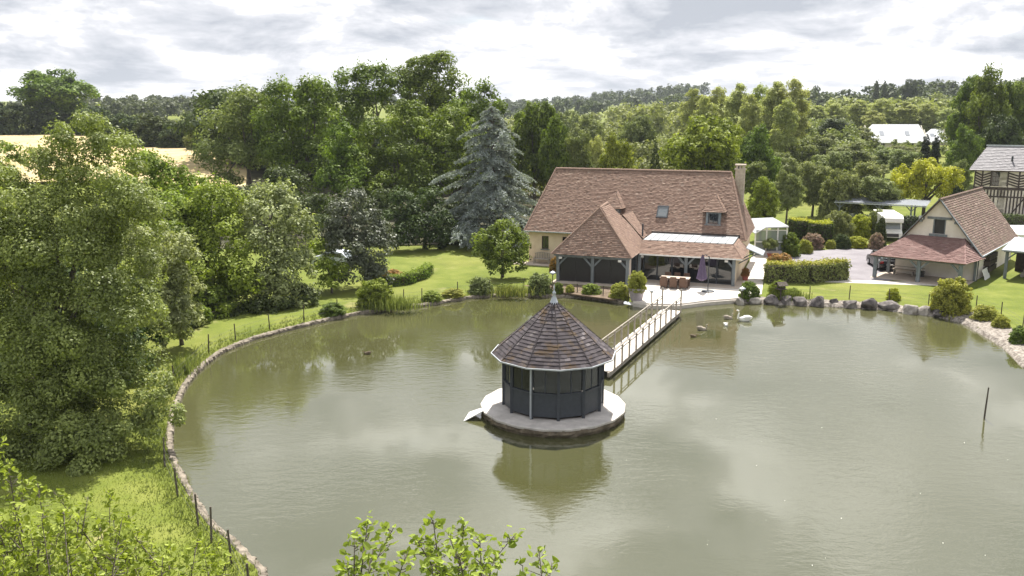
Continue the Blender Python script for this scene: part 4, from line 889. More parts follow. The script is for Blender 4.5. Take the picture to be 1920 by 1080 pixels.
q = ground(1397, 526); pot('flower_pot', 'terracotta pot of red flowers at the right corner of the house', (q.x, q.y, TZ), .28, .45, M['terracotta']); plant('potted_flowers', 'red flowering plant in the terracotta pot at the house corner', 'plant', 'bush1', (q.x, q.y, TZ + .35), .38, .7, LEAF['flower_orange'])
q = ground(1443, 482); pot('flower_pot', 'red pot under the clipped round tree by the pool enclosure', (q.x, q.y, GZ), .35, .4, M['terracotta']); plant('topiary_tree', 'small round-headed standard tree in a red pot by the pool enclosure', 'tree', 'spread', (q.x, q.y, GZ + .3), .85, 1.5, LEAF['greygreen'])
def lantern(label, x, y, hgt):
    q = ground(x, y); g = empty('garden_lamp', (q.x, q.y, GZ), 0, label, 'lamp', 'garden lamps by the pond'); MB().tube([(0, 0, 0), (0, 0, hgt)], .035, 8).build('post', M['post'], g); MB().lathe([(.1, hgt), (.12, hgt + .14), (.26, hgt + .16), (.2, hgt + .22), (.03, hgt + .3)], 14).build('lamp_head', M['greylight'], g)
lantern('mushroom-shaped garden lamp beside the bridge landing', 1221, 576, 1.05); lantern('garden lamp standing in the bed near the left porch corner', 1036, 541, 1.1); lantern('short garden lamp at the right pond corner of the terrace', 1391, 560, .6)
q = ground(1463, 562); bt = empty('bird_table', (q.x, q.y, GZ - .1), .3, 'dark wooden bird table between shrubs above the rocks', 'bird table'); MB().tube([(0, 0, 0), (0, 0, .9)], .05, 8).build('post', M['post'], bt); MB().box((-.35, -.28, .9), (.35, .28, .95)).build('tray', M['post'], bt)
rf = MB().slab([(-.4, -.34, 1.2), (.4, -.34, 1.2), (.4, 0, 1.45), (-.4, 0, 1.45)], .03); rf.slab([(-.4, .34, 1.2), (.4, .34, 1.2), (.4, 0, 1.45), (-.4, 0, 1.45)], .03); rf.build('roof', M['post'], bt)
for x in (-.3, .3): MB().box((x - .03, -.03, .95), (x + .03, .03, 1.4)).build('upright', M['post'], bt)
st = at(1845, 785, z=WZ); o = MB().tube([(0, 0, -.6), (.02, .0, .5), (.06, .02, 1.5)], [.04, .04, .03], 8).build('stake', M['post']); o.location = st; tag(o, 'thin dark stake rising from the water on the right', 'stake')
# pond fences
def fence(label, pts, hgt, wires=3):
    P = [off_water(ground(*p), .55) for p in pts]; o = empty('pond_fence', (P[0].x, P[0].y, GZ - .2), 0, label, 'fence'); rng = random.Random(4); prev = None
    for p in P:
        r = p - P[0]; r.z = 0; lean = Vector((rng.uniform(-.05, .05), rng.uniform(-.05, .05), 0)); hh = hgt * rng.uniform(.92, 1.08); MB().tube([r, r + lean + Vector((0, 0, hh + .2))], [.038, .034], 7).build('post', M['post'], o)
        if prev is not None and (r - prev).length < 9:
            for k in range(wires): z = .35 + k * (hgt - .2) / wires; MB().tube([prev + Vector((0, 0, z)), r + Vector((0, 0, z))], .006, 3).build('wire', M['wire'], o)
        prev = r
fence('low wire fence on dark posts along the near left bank', [(512, 1098), (434, 1050), (396, 1010), (372, 979), (333, 925), (312, 870)], 1.05)
fence('low wire fence on dark posts along the far left bank up to the porch', [(322, 752), (343, 719), (411, 661), (451, 636), (512, 616), (576, 601), (637, 587), (700, 577), (764, 570), (797, 566), (859, 553), (920, 549), (985, 549)], .95)
fence('low wire fence on dark posts behind the rocks on the right bank', [(1452, 557), (1518, 559), (1592, 560), (1667, 564), (1741, 571)], .95); fence('low wire fence on dark posts above the gravel bank', [(1830, 578), (1877, 591), (1917, 617), (1960, 650)], .95)
fence('single dark post and wire fence in front of the flower bed', [(1036, 548), (1085, 552), (1133, 561), (1180, 566)], .7)
# birds
def bird(name, label, cat, p, rz, s, body, head=None, neck=.55, beakm=None):
    o = empty(name, p, rz, label, cat); b = MB()
    path = [(-.62, 0, .22), (-.5, 0, .18), (-.25, 0, .14), (.05, 0, .13), (.28, 0, .14), (.4, 0, .22), (.42, 0, .22 + neck * .35), (.36, 0, .22 + neck * .7), (.40, 0, .22 + neck * .95), (.50, 0, .22 + neck), (.58, 0, .19 + neck)]; rad = [.02, .09, .21, .24, .18, .10, .06, .05, .055, .06, .03]
    b.tube([Vector(q) * s for q in path], [(r * s * (1 if i > 4 else 1.0), r * s * (1 if i > 4 else .95)) for i, r in enumerate(rad)], 10); b.build('body', body, o, smooth=True)
    for sg in (-1, 1): MB().tube([Vector(q) * s for q in ((-.66, sg * .06, .32), (-.4, sg * .15, .32), (-.1, sg * .19, .28), (.15, sg * .16, .2))], [(.02 * s, .03 * s), (.06 * s, .12 * s), (.07 * s, .14 * s), (.02 * s, .04 * s)], 8).build('wing', body, o, smooth=True)
    MB().tube([Vector((.57, 0, .19 + neck)) * s, Vector((.68, 0, .155 + neck)) * s], [.028 * s, .008 * s], 6).build('beak', beakm or M['beak'], o); return o
bird('swan', 'white swan swimming by the rocks on the right', 'swan', at(1394, 602, z=WZ), R(176), .88, M['swan'], neck=.62)
bird('goose', 'grey-brown goose just left of the white swan', 'goose', at(1366, 598, z=WZ), R(8), .6, M['goose'], neck=.42); bird('goose', 'pale goose farthest left of the swimming group near the bridge', 'goose', at(1317, 619, z=WZ), R(-10), .6, M['goose'], neck=.42)
bird('goose', 'small pale goose swimming towards the viewer below the swan', 'goose', at(1361, 611, z=WZ), R(-75), .45, M['swan'], neck=.42); bird('duck', 'brown duck swimming below the geese', 'duck', at(1301, 632, z=WZ), R(4), .4, M['duck'], neck=.2); bird('duck', 'lone duck swimming out on the left half of the pond', 'duck', at(688, 664, z=WZ), R(175), .4, M['duck'], neck=.2)
def drift():
    rng = np.random.default_rng(91); n = 30; P_ = np.array([tuple(at(rng.uniform(1100, 1900) if k < 25 else rng.uniform(420, 1000), rng.uniform(620, 1060), z=WZ + .012)) for k in range(n)]); nr = unit(rng.normal(size=(n, 3)) * .08 + np.array([0, 0, 1.]))
    o = link('drifting_feathers', quads_mesh('drifting_feathers', leaf_quads(rng, P_, nr, rng.uniform(.02, .06, n), .45), rng.uniform(0, 1, n)), None, M['swan']); tag(o, 'tiny pale feathers and petals drifting on the pond', 'debris', kind='stuff')
drift()
# boulders
def boulder(label, x0, x1, yt, yb, m, seed):
    rng = np.random.default_rng(seed); c = at((x0 + x1) / 2, yb, z=WZ); wd = (x1 - x0) * px_m(c.y); hg = max(.3, (yb - yt) * px_m(c.y) * .98); import bmesh
    bm = bmesh.new(); bmesh.ops.create_icosphere(bm, subdivisions=3, radius=1); pl = [(unit(rng.normal(size=(1, 3)))[0], rng.uniform(.55, .85)) for _ in range(13)]
    for v in bm.verts:
        q = np.array(v.co)
        for nn, d in pl:
            k = q @ nn
            if k > d: q = q - nn * (k - d)
        q = q * (1 + rng.normal(0, .012)); v.co = Vector((q[0] * wd * .62, q[1] * wd * .5, q[2] * hg * .72 + hg * .22))
    me = bpy.data.meshes.new('boulder'); bm.to_mesh(me); bm.free(); o = link('boulder', me, None, m); o.location = (c.x, c.y + wd * .38, WZ + .04); o.rotation_euler = (0, 0, rng.uniform(-.4, .4)); tag(o, label, 'rock', 'boulders along the right bank')
ords = ['first', 'second', 'third', 'fourth', 'fifth', 'sixth', 'seventh', 'eighth', 'ninth', 'tenth', 'eleventh', 'twelfth', 'thirteenth', 'fourteenth']
RK = [(1378, 1399, 556, 572, 1), (1404, 1428, 556, 571, 1), (1434, 1462, 553, 572, 0), (1461, 1489, 554, 572, 0), (1489, 1518, 553, 574, 0), (1522, 1551, 554, 576, 0), (1556, 1577, 556, 575, 0), (1584, 1611, 560, 579, 0), (1617, 1649, 556, 581, 0), (1655, 1692, 563, 583, 0), (1697, 1727, 569, 590, 1), (1725, 1752, 573, 592, 1), (1752, 1780, 578, 596, 0)]
for i, (a, b_, c_, d_, p_) in enumerate(RK): boulder(f'{"pale" if p_ else "dark grey"} boulder on the right bank, {ords[i]} from the terrace', a, b_, c_, d_, M['stone_pale' if p_ else 'stone'], 100 + i)

# ------------------------------------------------------------------ trees: left bank
def gnd(x, y, dx=0, dy=0): p = Vector((x, y)); return Vector((x, y, terrain(x, y)))
ash_base = gnd(-20.3, 36.5)
lobed_tree('ash_tree', 'huge leafy tree overhanging the left bank, filling the left edge', 'tree',
    [(150, 262, 37, 62), (205, 300, 37, 62), (95, 325, 37, 62), (60, 400, 36, 90), (190, 395, 36, 95), (255, 430, 37, 62), (110, 480, 35, 110), (230, 510, 36, 80), (20, 540, 35, 110), (160, 590, 34, 112), (255, 590, 36, 62), (70, 670, 34, 112), (210, 690, 34, 86), (150, 760, 33, 100), (255, 745, 33, 62), (300, 785, 33, 48), (40, 790, 33, 110), (225, 820, 32.5, 62), (150, 850, 32, 80), (60, 880, 32, 95), (-40, 470, 35, 110), (-60, 640, 35, 120), (-70, 830, 33, 130), (-10, 350, 37, 70), (-20, 930, 31, 90), (60, 915, 31.5, 62), (130, 900, 32, 56), (190, 880, 32, 44), (100, 800, 34, 80), (190, 790, 34, 60)],
    LEAF['ash'], .135, ash_base, 11, cover=.85, r0=.34, clump=.34, shoots=.03, aspect=.55, tips=14)
lobed_tree('ash_sapling', 'thin airy treetop poking up at the left edge beside the huge tree', 'tree', [(8, 285, 41, 24), (28, 300, 41, 14), (5, 340, 41, 34), (-20, 400, 41, 40)], LEAF['ash'], .17, gnd(-24.5, 41), 12, r0=.1, tips=4)
lobed_tree('silver_willow', 'pale silvery willow bush right of the huge left tree', 'tree', [(330, 470, 49, 40), (300, 520, 48, 52), (345, 540, 49, 34), (315, 580, 48, 52), (350, 590, 48.5, 30), (280, 560, 48, 50), (330, 625, 48, 36), (275, 460, 50, 45)], LEAF['willow'], .19, gnd(-19.6, 49), 13, r0=.12, shoots=.12)
lobed_tree('young_oak', 'yellow-green young tree above the willow, in front of the wheat field', 'tree', [(265, 320, 66, 42), (235, 370, 64, 50), (300, 340, 66, 42), (340, 350, 66, 38), (290, 400, 64, 60), (345, 410, 62, 62), (375, 360, 66, 34)], LEAF['bright'], .25, gnd(-26.5, 65), 14, shoots=.06)
lobed_tree('bushy_maple', 'bright rounded tree left of the silver-topped willow', 'tree', [(400, 390, 61, 52), (350, 450, 60, 62), (420, 450, 60, 62), (390, 510, 59, 70), (450, 520, 59, 58), (360, 560, 58, 55), (430, 570, 58, 52), (330, 420, 61, 50)], LEAF['bright'], .24, gnd(-22, 61), 15)
lobed_tree('white_willow', 'willow with silvery white top lit by the sun, above the far left bank', 'tree', [(520, 385, 63, 44), (490, 420, 62, 52), (550, 430, 62, 40), (500, 480, 61, 62), (560, 500, 61, 40), (530, 540, 60, 52), (470, 560, 60, 46), (565, 560, 60, 34), (480, 375, 64, 32)], LEAF['willow'], .24, gnd(-17.6, 62.5), 16, shoots=.08)
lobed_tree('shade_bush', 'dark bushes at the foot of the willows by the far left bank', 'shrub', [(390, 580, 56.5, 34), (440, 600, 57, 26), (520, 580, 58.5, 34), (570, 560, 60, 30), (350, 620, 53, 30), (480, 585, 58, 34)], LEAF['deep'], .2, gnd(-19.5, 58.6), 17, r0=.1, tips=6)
lobed_tree('silver_leaf_tree', 'dark tree with silvery leaf tips standing alone left of the lawn', 'tree', [(665, 375, 68, 26), (645, 410, 67, 40), (690, 420, 67, 38), (640, 460, 66, 36), (690, 470, 66, 44), (715, 440, 67, 26), (665, 510, 66, 44), (705, 520, 66, 34), (630, 440, 67, 26)], LEAF['silverdark'], .23, gnd(-11.6, 67), 18, r0=.16, shoots=.08)
lobed_tree('orchard_sapling', 'small light green tree with two thin trunks beside the dark silvery tree', 'tree', [(610, 500, 64, 24), (635, 510, 64, 22), (615, 530, 63.5, 20), (600, 470, 66, 26)], LEAF['bright'], .2, gnd(-13.8, 64), 19, r0=.09, tips=4, fork=.5)
lobed_tree('laurel_thicket', 'dark glossy evergreen thicket behind the left end of the lawn', 'tree', [(760, 380, 86, 30), (800, 380, 87, 34), (740, 420, 85, 34), (790, 425, 85, 46), (830, 430, 87, 34), (760, 450, 84, 34), (815, 455, 85, 30), (850, 450, 88, 24), (870, 430, 92, 30)], LEAF['deep'], .3, gnd(-9, 87), 20)
lobed_tree('hazel_thicket', 'dense dark thicket filling the gap behind the huge left tree', 'shrub', [(60, 500, 45, 80), (160, 520, 46, 80), (230, 560, 47, 60), (40, 620, 43, 90), (140, 640, 43, 80), (220, 650, 44, 56), (255, 700, 42, 40), (180, 720, 41, 60), (90, 740, 40, 80), (-30, 560, 44, 90), (-40, 720, 41, 90), (265, 630, 46, 40), (10, 860, 36, 70), (110, 830, 37, 60)], LEAF['deep'], .22, gnd(-23, 45), 33, r0=.12, cover=.9)
lobed_tree('hazel_thicket', 'dark leafy undergrowth below the yellow-green young tree', 'shrub', [(230, 430, 62, 50), (300, 470, 58, 60), (370, 600, 54, 32), (400, 560, 57, 40), (330, 640, 51, 22), (300, 650, 50, 26), (270, 400, 64, 50), (220, 470, 58, 60)], LEAF['forest'], .24, gnd(-23.5, 57), 34, r0=.12)
# forest behind the lawn
FG = 'tall trees of the wood behind the lawn'
lobed_tree('ash_tree', 'pale airy tree with bare stems at the left end of the wood', 'tree', [(450, 195, 112, 36), (410, 240, 112, 40), (470, 240, 112, 46), (400, 290, 110, 34), (440, 300, 110, 46), (485, 300, 111, 36), (420, 345, 108, 34), (480, 200, 113, 28)], LEAF['forest2'], .36, gnd(-34, 112), 21, cover=.75, clump=.42, shoots=.08, r0=.3, fork=.5)
lobed_tree('lime_tree', 'broad tree second from the left in the wood, level with the pale one', 'tree', [(540, 190, 110, 42), (590, 180, 110, 40), (520, 240, 109, 46), (580, 240, 108, 52), (530, 300, 107, 50), (590, 300, 106, 46), (540, 360, 104, 46), (600, 180, 112, 30)], LEAF['forest'], .36, gnd(-27, 109), 22, shoots=.06, r0=.35)
lobed_tree('oak_tree', 'mid-green tree left of the tallest crown of the wood', 'tree', [(660, 165, 116, 36), (700, 150, 117, 36), (640, 210, 115, 44), (700, 205, 116, 46), (735, 170, 118, 32), (660, 260, 113, 44)], LEAF['forest'], .36, gnd(-19.5, 116), 23, shoots=.05, r0=.35)
lobed_tree('lime_tree', 'tallest rounded dark tree crowning the wood', 'tree', [(790, 130, 122, 34), (825, 125, 122, 34), (760, 160, 121, 34), (800, 170, 121, 48), (845, 165, 122, 36), (780, 215, 120, 44), (840, 215, 121, 40), (805, 250, 119, 40)], LEAF['forest'], .34, gnd(-12, 122), 24, cover=1.1, r0=.4)
lobed_tree('oak_tree', 'tree right of the tallest crown, its top pointed', 'tree', [(900, 180, 118, 28), (875, 215, 117, 34), (905, 235, 117, 36), (925, 205, 119, 22), (880, 270, 115, 36), (910, 290, 114, 32)], LEAF['forest'], .34, gnd(-4.5, 117), 25, shoots=.15, r0=.3)
lobed_tree('chestnut_tree', 'sunlit bushy tree in the middle front of the wood', 'tree', [(760, 230, 103, 42), (715, 260, 102, 42), (790, 260, 102, 42), (690, 310, 100, 44), (745, 310, 100, 50), (800, 310, 100, 42), (720, 360, 97, 42), (780, 350, 98, 36), (650, 350, 97, 32)], LEAF['forest'], .33, gnd(-13.4, 101), 26, r0=.35)
lobed_tree('alder_tree', 'narrow tree with drooping sides in front of the left wood', 'tree', [(640, 250, 99, 26), (630, 290, 98, 32), (655, 300, 98, 30), (620, 340, 96, 34), (655, 360, 95, 34), (625, 400, 93, 34), (665, 330, 97, 28)], LEAF['forest'], .32, gnd(-19.5, 97), 27, shoots=.12, r0=.25)
lobed_tree('chestnut_tree', 'bushy tree between the sunlit tree and the blue cedar', 'tree', [(850, 235, 104, 38), (880, 270, 103, 38), (830, 290, 102, 42), (870, 330, 100, 42), (820, 350, 98, 40), (890, 310, 103, 30)], LEAF['forest'], .33, gnd(-6.4, 102), 28, r0=.3, shoots=.05)
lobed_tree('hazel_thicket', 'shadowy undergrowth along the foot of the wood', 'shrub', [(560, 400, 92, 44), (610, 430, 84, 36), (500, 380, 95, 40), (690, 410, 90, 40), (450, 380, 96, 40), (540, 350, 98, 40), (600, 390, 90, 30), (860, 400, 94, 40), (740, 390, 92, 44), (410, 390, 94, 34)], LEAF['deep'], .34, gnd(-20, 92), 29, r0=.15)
# blue cedar: tiers of drooping boughs
def build_cedar():
    base = gnd(-2.1, 90.5); rng = np.random.default_rng(31); H_, rad = at(940, 192, D=91).z - base.z, 92 * px_m(91)
    o = empty('blue_cedar', base, 0, 'silvery blue cedar with drooping tiered boughs left of the house', 'tree'); br = MB(); Cs = []; Ns = []; Ts = []; Ax = []
    br.tube([(0, 0, -.2), (0, 0, H_ * .5), (.1, 0, H_ * .97)], [.42, .26, .04], 9)
    for k in range(105):
        t = (k + .5) / 105; z = .8 + t * (H_ - 1.2); a = k * 2.399 + rng.normal(0, .15); L = 1.9 * rad * (1 - t) ** .72 * rng.uniform(.6, 1.12) * (.75 + .25 * math.sin(k * .9)) + .35; rise = .10 * L
        ax = np.array([math.cos(a), math.sin(a)]); pts = [Vector((ax[0] * L * s, ax[1] * L * s, z + rise * math.sin(s * 2.6) - .20 * L * s * s)) for s in (0, .33, .66, 1)]; br.tube(pts, [.09, .06, .035, .012], 5)
        n = int(200 * L); s = rng.uniform(.1, 1.0, n) ** .8; nb = max(5, int(L * 3.2)); sb = np.sort(rng.uniform(.15, 1.0, nb)); k2 = rng.integers(0, nb, n); side = np.where(rng.uniform(size=n) < .5, -1., 1.); ln = rng.uniform(.1, 1, n) * (.35 + .42 * L * (1.1 - sb[k2]) * rng.uniform(.6, 1.1, nb)[k2])
        s2 = sb[k2] + ln * .55 / L + rng.normal(0, .012, n); lat = side * ln * .8 + rng.normal(0, .04, n); tipq = rng.uniform(size=n) < .3; s2 = np.where(tipq, s, s2); lat = np.where(tipq, rng.normal(0, .09, n), lat)
        px, py = ax[0] * L * s2 - ax[1] * lat, ax[1] * L * s2 + ax[0] * lat; pz = z + rise * np.sin(np.minimum(s2, 1.1) * 2.6) - .20 * L * s2 * s2 - np.abs(rng.normal(0, .11, n)) - .28 * ln * ~tipq
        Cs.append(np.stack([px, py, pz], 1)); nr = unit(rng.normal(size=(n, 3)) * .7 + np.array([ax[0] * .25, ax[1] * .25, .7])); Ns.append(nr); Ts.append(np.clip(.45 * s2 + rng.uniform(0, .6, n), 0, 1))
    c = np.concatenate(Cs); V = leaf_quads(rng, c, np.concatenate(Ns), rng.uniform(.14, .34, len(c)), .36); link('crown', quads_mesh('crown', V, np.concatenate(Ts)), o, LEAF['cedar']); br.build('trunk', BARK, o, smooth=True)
build_cedar()
lobed_tree('magnolia', 'rounded green small tree on the lawn beside the house wall', 'tree', [(945, 435, 71, 26), (915, 450, 70.5, 26), (970, 455, 71, 26), (940, 470, 70, 36), (905, 475, 70, 22), (975, 480, 70.5, 20), (925, 500, 69.5, 26), (960, 500, 69.5, 24), (950, 422, 71.5, 12)], LEAF['forest'], .22, gnd(-.8, 70.6), 32, r0=.14, tips=6)
# field edge
tree_px('oak_tree', 'big solitary oak on the skyline at the far left, beyond the wheat field', 'round0', 97, 130, 245, 150, LEAF['forest'])
for i, (x, yt, D, wpx, lab) in enumerate([(-20, 190, 235, 100, 'dark hedgerow at the extreme left beyond the wheat field'), (35, 196, 236, 90, 'dark hedgerow left of the big oak trunk'), (110, 205, 240, 90, 'dark hedgerow bushes round the foot of the big oak'), (175, 200, 232, 80, 'hedgerow bush just right of the big solitary oak'), (235, 214, 190, 100, 'left part of the dark hedge at the far edge of the wheat field'), (290, 216, 186, 100, 'middle of the dark hedge at the far edge of the wheat field'), (335, 226, 182, 84, 'right end of the hedge at the far edge of the wheat field'), (380, 225, 175, 70, 'grey-green bush between the field hedge and the wood')]):
    p = at(x, yt, D=D); z = terrain(p.x, p.y) - .3; plant('hedgerow', lab, 'hedge', f'bush{i % 3}', (p.x, p.y, z), wpx / 2 * px_m(D), p.z - z, LEAF['greygreen' if i == 7 else 'deep'], 'hedge beyond the wheat field')
# trees behind the house
BT = [('ash_tree', 'leafy tree right behind the blue cedar top', 'round1', 1003, 188, 125, 116, 'forest'), ('oak_tree', 'tree peeping out between cedar and house roof', 'round2', 1045, 218, 118, 84, 'forest'),
 ('birch_tree', 'light green tree behind the left end of the house roof', 'loose0', 1085, 240, 116, 70, 'forest2'), ('willow_tree', 'bright green bushy tree behind the middle of the house roof', 'round2', 1160, 252, 110, 84, 'bright'), ('birch_tree', 'pale tree left of the bright bush behind the roof', 'loose1', 1115, 246, 124, 60, 'poplar'),
 ('spruce_tree', 'dark conifer behind the house roof beside the walnut', 'conifer', 1230, 248, 112, 46, 'deep'), ('walnut_tree', 'large bright green tree rising behind the right end of the house roof', 'round0', 1330, 218, 112, 165, 'bright'), ('walnut_tree', 'lower bright green tree right of the chimney', 'round2', 1425, 236, 122, 96, 'forest'),
 ('bay_tree', 'bushy green tree just right of the chimney below the walnut', 'tall1', 1432, 330, 92, 72, 'bright'), ('linden_tree', 'mid-green tree beyond the valley bushes left of the walnut', 'round1', 1195, 215, 165, 84, 'forest2'), ('linden_tree', 'rounded green tree far behind the roof ridge centre', 'round0', 1100, 215, 190, 80, 'forest2'), ('oak_tree', 'valley tree left of the far meadow', 'round0', 1065, 208, 220, 80, 'forest2')]
for nm, lab, key, x, yt, D, wpx, lf in BT: tree_px(nm, lab, key, x, yt, D, wpx, LEAF[lf])
PG = 'row of tall pale poplars behind the walnut'
for i, (x, yt, D, wpx) in enumerate([(1305, 160, 165, 66), (1345, 156, 168, 62), (1385, 150, 162, 66), (1425, 152, 166, 60), (1455, 146, 160, 66), (1490, 140, 158, 70), (1325, 175, 150, 60), (1410, 170, 150, 60), (1475, 180, 148, 60)]):
    tree_px('poplar_tree', f'tall pale poplar behind the walnut, {ords[i]} from the left' if i < 6 else f'shorter pale poplar before the tall poplar row, {ords[i - 6]} from the left', f'poplar{i % 2}', x, yt, D, wpx * 1.15, LEAF['poplar'], PG)
for i, (x, yt, D, wpx) in enumerate([(1530, 195, 235, 60), (1570, 190, 240, 56), (1610, 185, 245, 60), (1655, 182, 250, 60), (1700, 188, 250, 60), (1745, 190, 245, 60), (1640, 205, 225, 50), (1780, 200, 240, 60)]):
    tree_px('poplar_tree', f'pale poplar on the right hillside above the white house, {ords[i]} in the line', f'poplar{i % 2}', x, yt, D, wpx * 1.15, LEAF['poplar'], 'pale poplars on the right hillside')
RT = [('oak_tree', 'tall leafy tree at the right edge, its top near the clouds', 'tall0', 1862, 122, 140, 100, 'forest'), ('oak_tree', 'tall tree just left of the highest tree at the right edge', 'tall1', 1822, 140, 146, 84, 'forest'), ('oak_tree', 'leafy tree cut off by the right edge above the timbered house', 'round1', 1925, 150, 142, 100, 'forest'), ('hornbeam_tree', 'lower leafy tree between the white houses and the timbered house', 'round2', 1815, 235, 132, 70, 'forest'), ('maple_tree', 'dark tree behind the timbered house roof', 'round0', 1880, 215, 134, 90, 'deep'),
 ('holm_oak', 'dark rounded evergreen left of the white-roofed house', 'round1', 1570, 222, 190, 84, 'deep'), ('holm_oak', 'dark green tree just left of the largest white roof', 'round2', 1630, 240, 240, 50, 'deep'), ('cypress_tree', 'dark narrow cypress in front of the white roofs, left one', 'cypress', 1738, 250, 150, 24, 'dark'), ('cypress_tree', 'dark narrow cypress in front of the white roofs, right one', 'cypress', 1757, 252, 151, 22, 'dark'),
 ('oak_tree', 'dark round-crowned tree on the right skyline', 'round0', 1708, 148, 430, 36, 'far'), ('cypress_tree', 'left dark spire on the right skyline', 'cypress', 1645, 148, 430, 14, 'far'), ('cypress_tree', 'right dark spire on the right skyline', 'cypress', 1660, 149, 430, 13, 'far')]
for nm, lab, key, x, yt, D, wpx, lf in RT: tree_px(nm, lab, key, x, yt, D, wpx, LEAF[lf])
OG = 'small orchard trees on the far lawn'
OL = ['grey-green orchard tree behind the poolside hedges, right of the chimney', 'grey-green orchard tree with a clear trunk left of the carport', 'grey-green bush tree below the dark rounded evergreen', 'mid-green orchard tree below the poplar row', 'grey-green orchard tree above the left end of the carport', 'wide grey-green orchard tree above the middle of the carport', 'grey-green orchard tree below the largest white house', 'high mid-green orchard tree under the right end of the poplar row', 'darker green orchard tree right behind the walnut', 'grey-green orchard tree left of the two cypresses', 'low grey-green tree above the golden-topped cube hedges', 'low grey-green tree just behind the left carport posts', 'low grey-green tree just left of the golden tree', 'mid-green orchard tree beside the chimney top', 'mid-green tree between the golden tree and the timbered house', 'mid-green tree beside the dark rounded evergreen, on its right', 'mid-green tree just below the wall of the largest white house']
for i, (x, yt, D, wpx, lf) in enumerate([(1465, 285, 128, 84, 'greygreen'), (1530, 300, 112, 80, 'greygreen'), (1600, 265, 150, 90, 'greygreen'), (1500, 262, 150, 90, 'forest2'), (1560, 282, 132, 80, 'greygreen'), (1635, 300, 122, 90, 'greygreen'), (1660, 275, 150, 84, 'greygreen'), (1545, 252, 172, 80, 'forest2'), (1450, 262, 160, 80, 'forest'), (1700, 278, 145, 70, 'greygreen'), (1480, 320, 106, 66, 'greygreen'), (1580, 318, 108, 80, 'greygreen'), (1650, 330, 106, 84, 'greygreen'), (1420, 300, 118, 70, 'forest2'), (1800, 300, 125, 50, 'forest2'), (1610, 240, 195, 80, 'forest2'), (1700, 272, 175, 60, 'forest2')]):
    tree_px('fruit_tree', OL[i], ['round1', 'loose0', 'round2', 'bush0'][i % 4], x, yt, D, wpx * 1.1, LEAF[lf], OG)
tree_px('golden_acacia', 'golden yellow spreading tree behind the barn', 'spread', 1741, 300, 108, 138, LEAF['gold'])
tree_px('purple_shrub', 'dark shrub under the right side of the golden tree', 'bush1', 1798, 350, 104, 40, LEAF['dark'], cat='shrub')
# ------------------------------------------------------------------ hedges and shrubs
def hedge(name, label, corners, hgt, leafm, leaf, seed, topm=None, cover=1.6, loc=None):
    """clipped hedge: leaves over a box following the polyline corners [(x,y),...] of given width"""
    rng = np.random.default_rng(seed); (pts, wd) = corners; o = empty(name, (pts[0][0], pts[0][1], terrain(*pts[0])), 0, label, 'hedge'); Cs = []; Ns = []; core = MB(); tops = []; topn = []
    for a, b in zip(pts, pts[1:]):
        a, b = np.array(a) - np.array(pts[0]), np.array(b) - np.array(pts[0]); d = b - a; L = np.linalg.norm(d); d /= L; nn = np.array([-d[1], d[0]])
        core.bar((*a, hgt * .46), (*b, hgt * .46), wd * .8, hgt * .86)
        for side in ('f', 'b', 't', 'e0', 'e1'):
            area = {'f': L * hgt, 'b': L * hgt, 't': L * wd, 'e0': wd * hgt, 'e1': wd * hgt}[side]; n = int(area * cover / (leaf * leaf * .3)); u, v = rng.uniform(0, 1, n), rng.uniform(0, 1, n); j = rng.normal(0, .09, n) + .08 * np.sin(u * L * 2.3 + v * 3)
            if side in 'fb': s = -1 if side == 'f' else 1; p2 = a + np.outer(u * L, d) + np.outer(s * (wd / 2 + j), nn); p = np.column_stack([p2, v * hgt]); nv = np.array([*(nn * s), .3])
            elif side == 't': p2 = a + np.outer(u * L, d) + np.outer((v - .5) * wd, nn); p = np.column_stack([p2, hgt + j]); nv = np.array([0, 0, 1.])
            else: e = 0 if side == 'e0' else L; s = -1 if e == 0 else 1; p2 = a + np.outer(e + s * j, d) + np.outer((v - .5) * wd, nn); p = np.column_stack([p2, u * hgt]); nv = np.array([*(d * s), .2])
            N_ = unit(rng.normal(size=(n, 3)) * .6 + nv)
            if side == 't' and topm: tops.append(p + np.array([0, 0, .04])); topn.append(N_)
            else: Cs.append(p); Ns.append(N_)
    c = np.concatenate(Cs); V = leaf_quads(rng, c, np.concatenate(Ns), leaf * rng.uniform(.7, 1.3, len(c))); link('foliage', quads_mesh('foliage', V, rng.uniform(0, 1, len(c))), o, leafm)
    if topm: c = np.concatenate(tops); link('top_leaves', quads_mesh('top_growth', leaf_quads(rng, c, np.concatenate(topn), leaf * rng.uniform(.7, 1.3, len(c))), rng.uniform(0, 1, len(c))), o, topm).name = 'top_growth'  # leaves of the top face, in their own leaf material
    core.build('branches', M['darktimber'], o); return o
def gp(x, y): q = ground(x, y); return (q.x, q.y)
hedge('flowering_hedge', 'long flowering hedge between the path and the drive', ([gp(1436, 528), gp(1510, 529), gp(1580, 522)], 1.3), 1.5, LEAF['greygreen'], .17, 41, LEAF['yellowgreen'])
hedge('clipped_hedge', 'tall clipped cube hedge with golden top beside the pool enclosure', ([gp(1482, 452), gp(1514, 452)], 2.0), 2.3, LEAF['deep'], .16, 42, LEAF['gold'])
hedge('clipped_hedge', 'wide clipped cube hedge with golden top, right of the tall cube', ([gp(1512, 455), gp(1556, 456)], 2.2), 2.2, LEAF['deep'], .16, 43, LEAF['gold'])
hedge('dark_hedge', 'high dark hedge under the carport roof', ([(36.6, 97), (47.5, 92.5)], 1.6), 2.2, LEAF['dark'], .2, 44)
hedge('dark_hedge', 'dark clipped hedge at the foot of the timbered house', ([(57.5, 103.5), (72, 102)], 1.2), 1.3, LEAF['deep'], .2, 45)
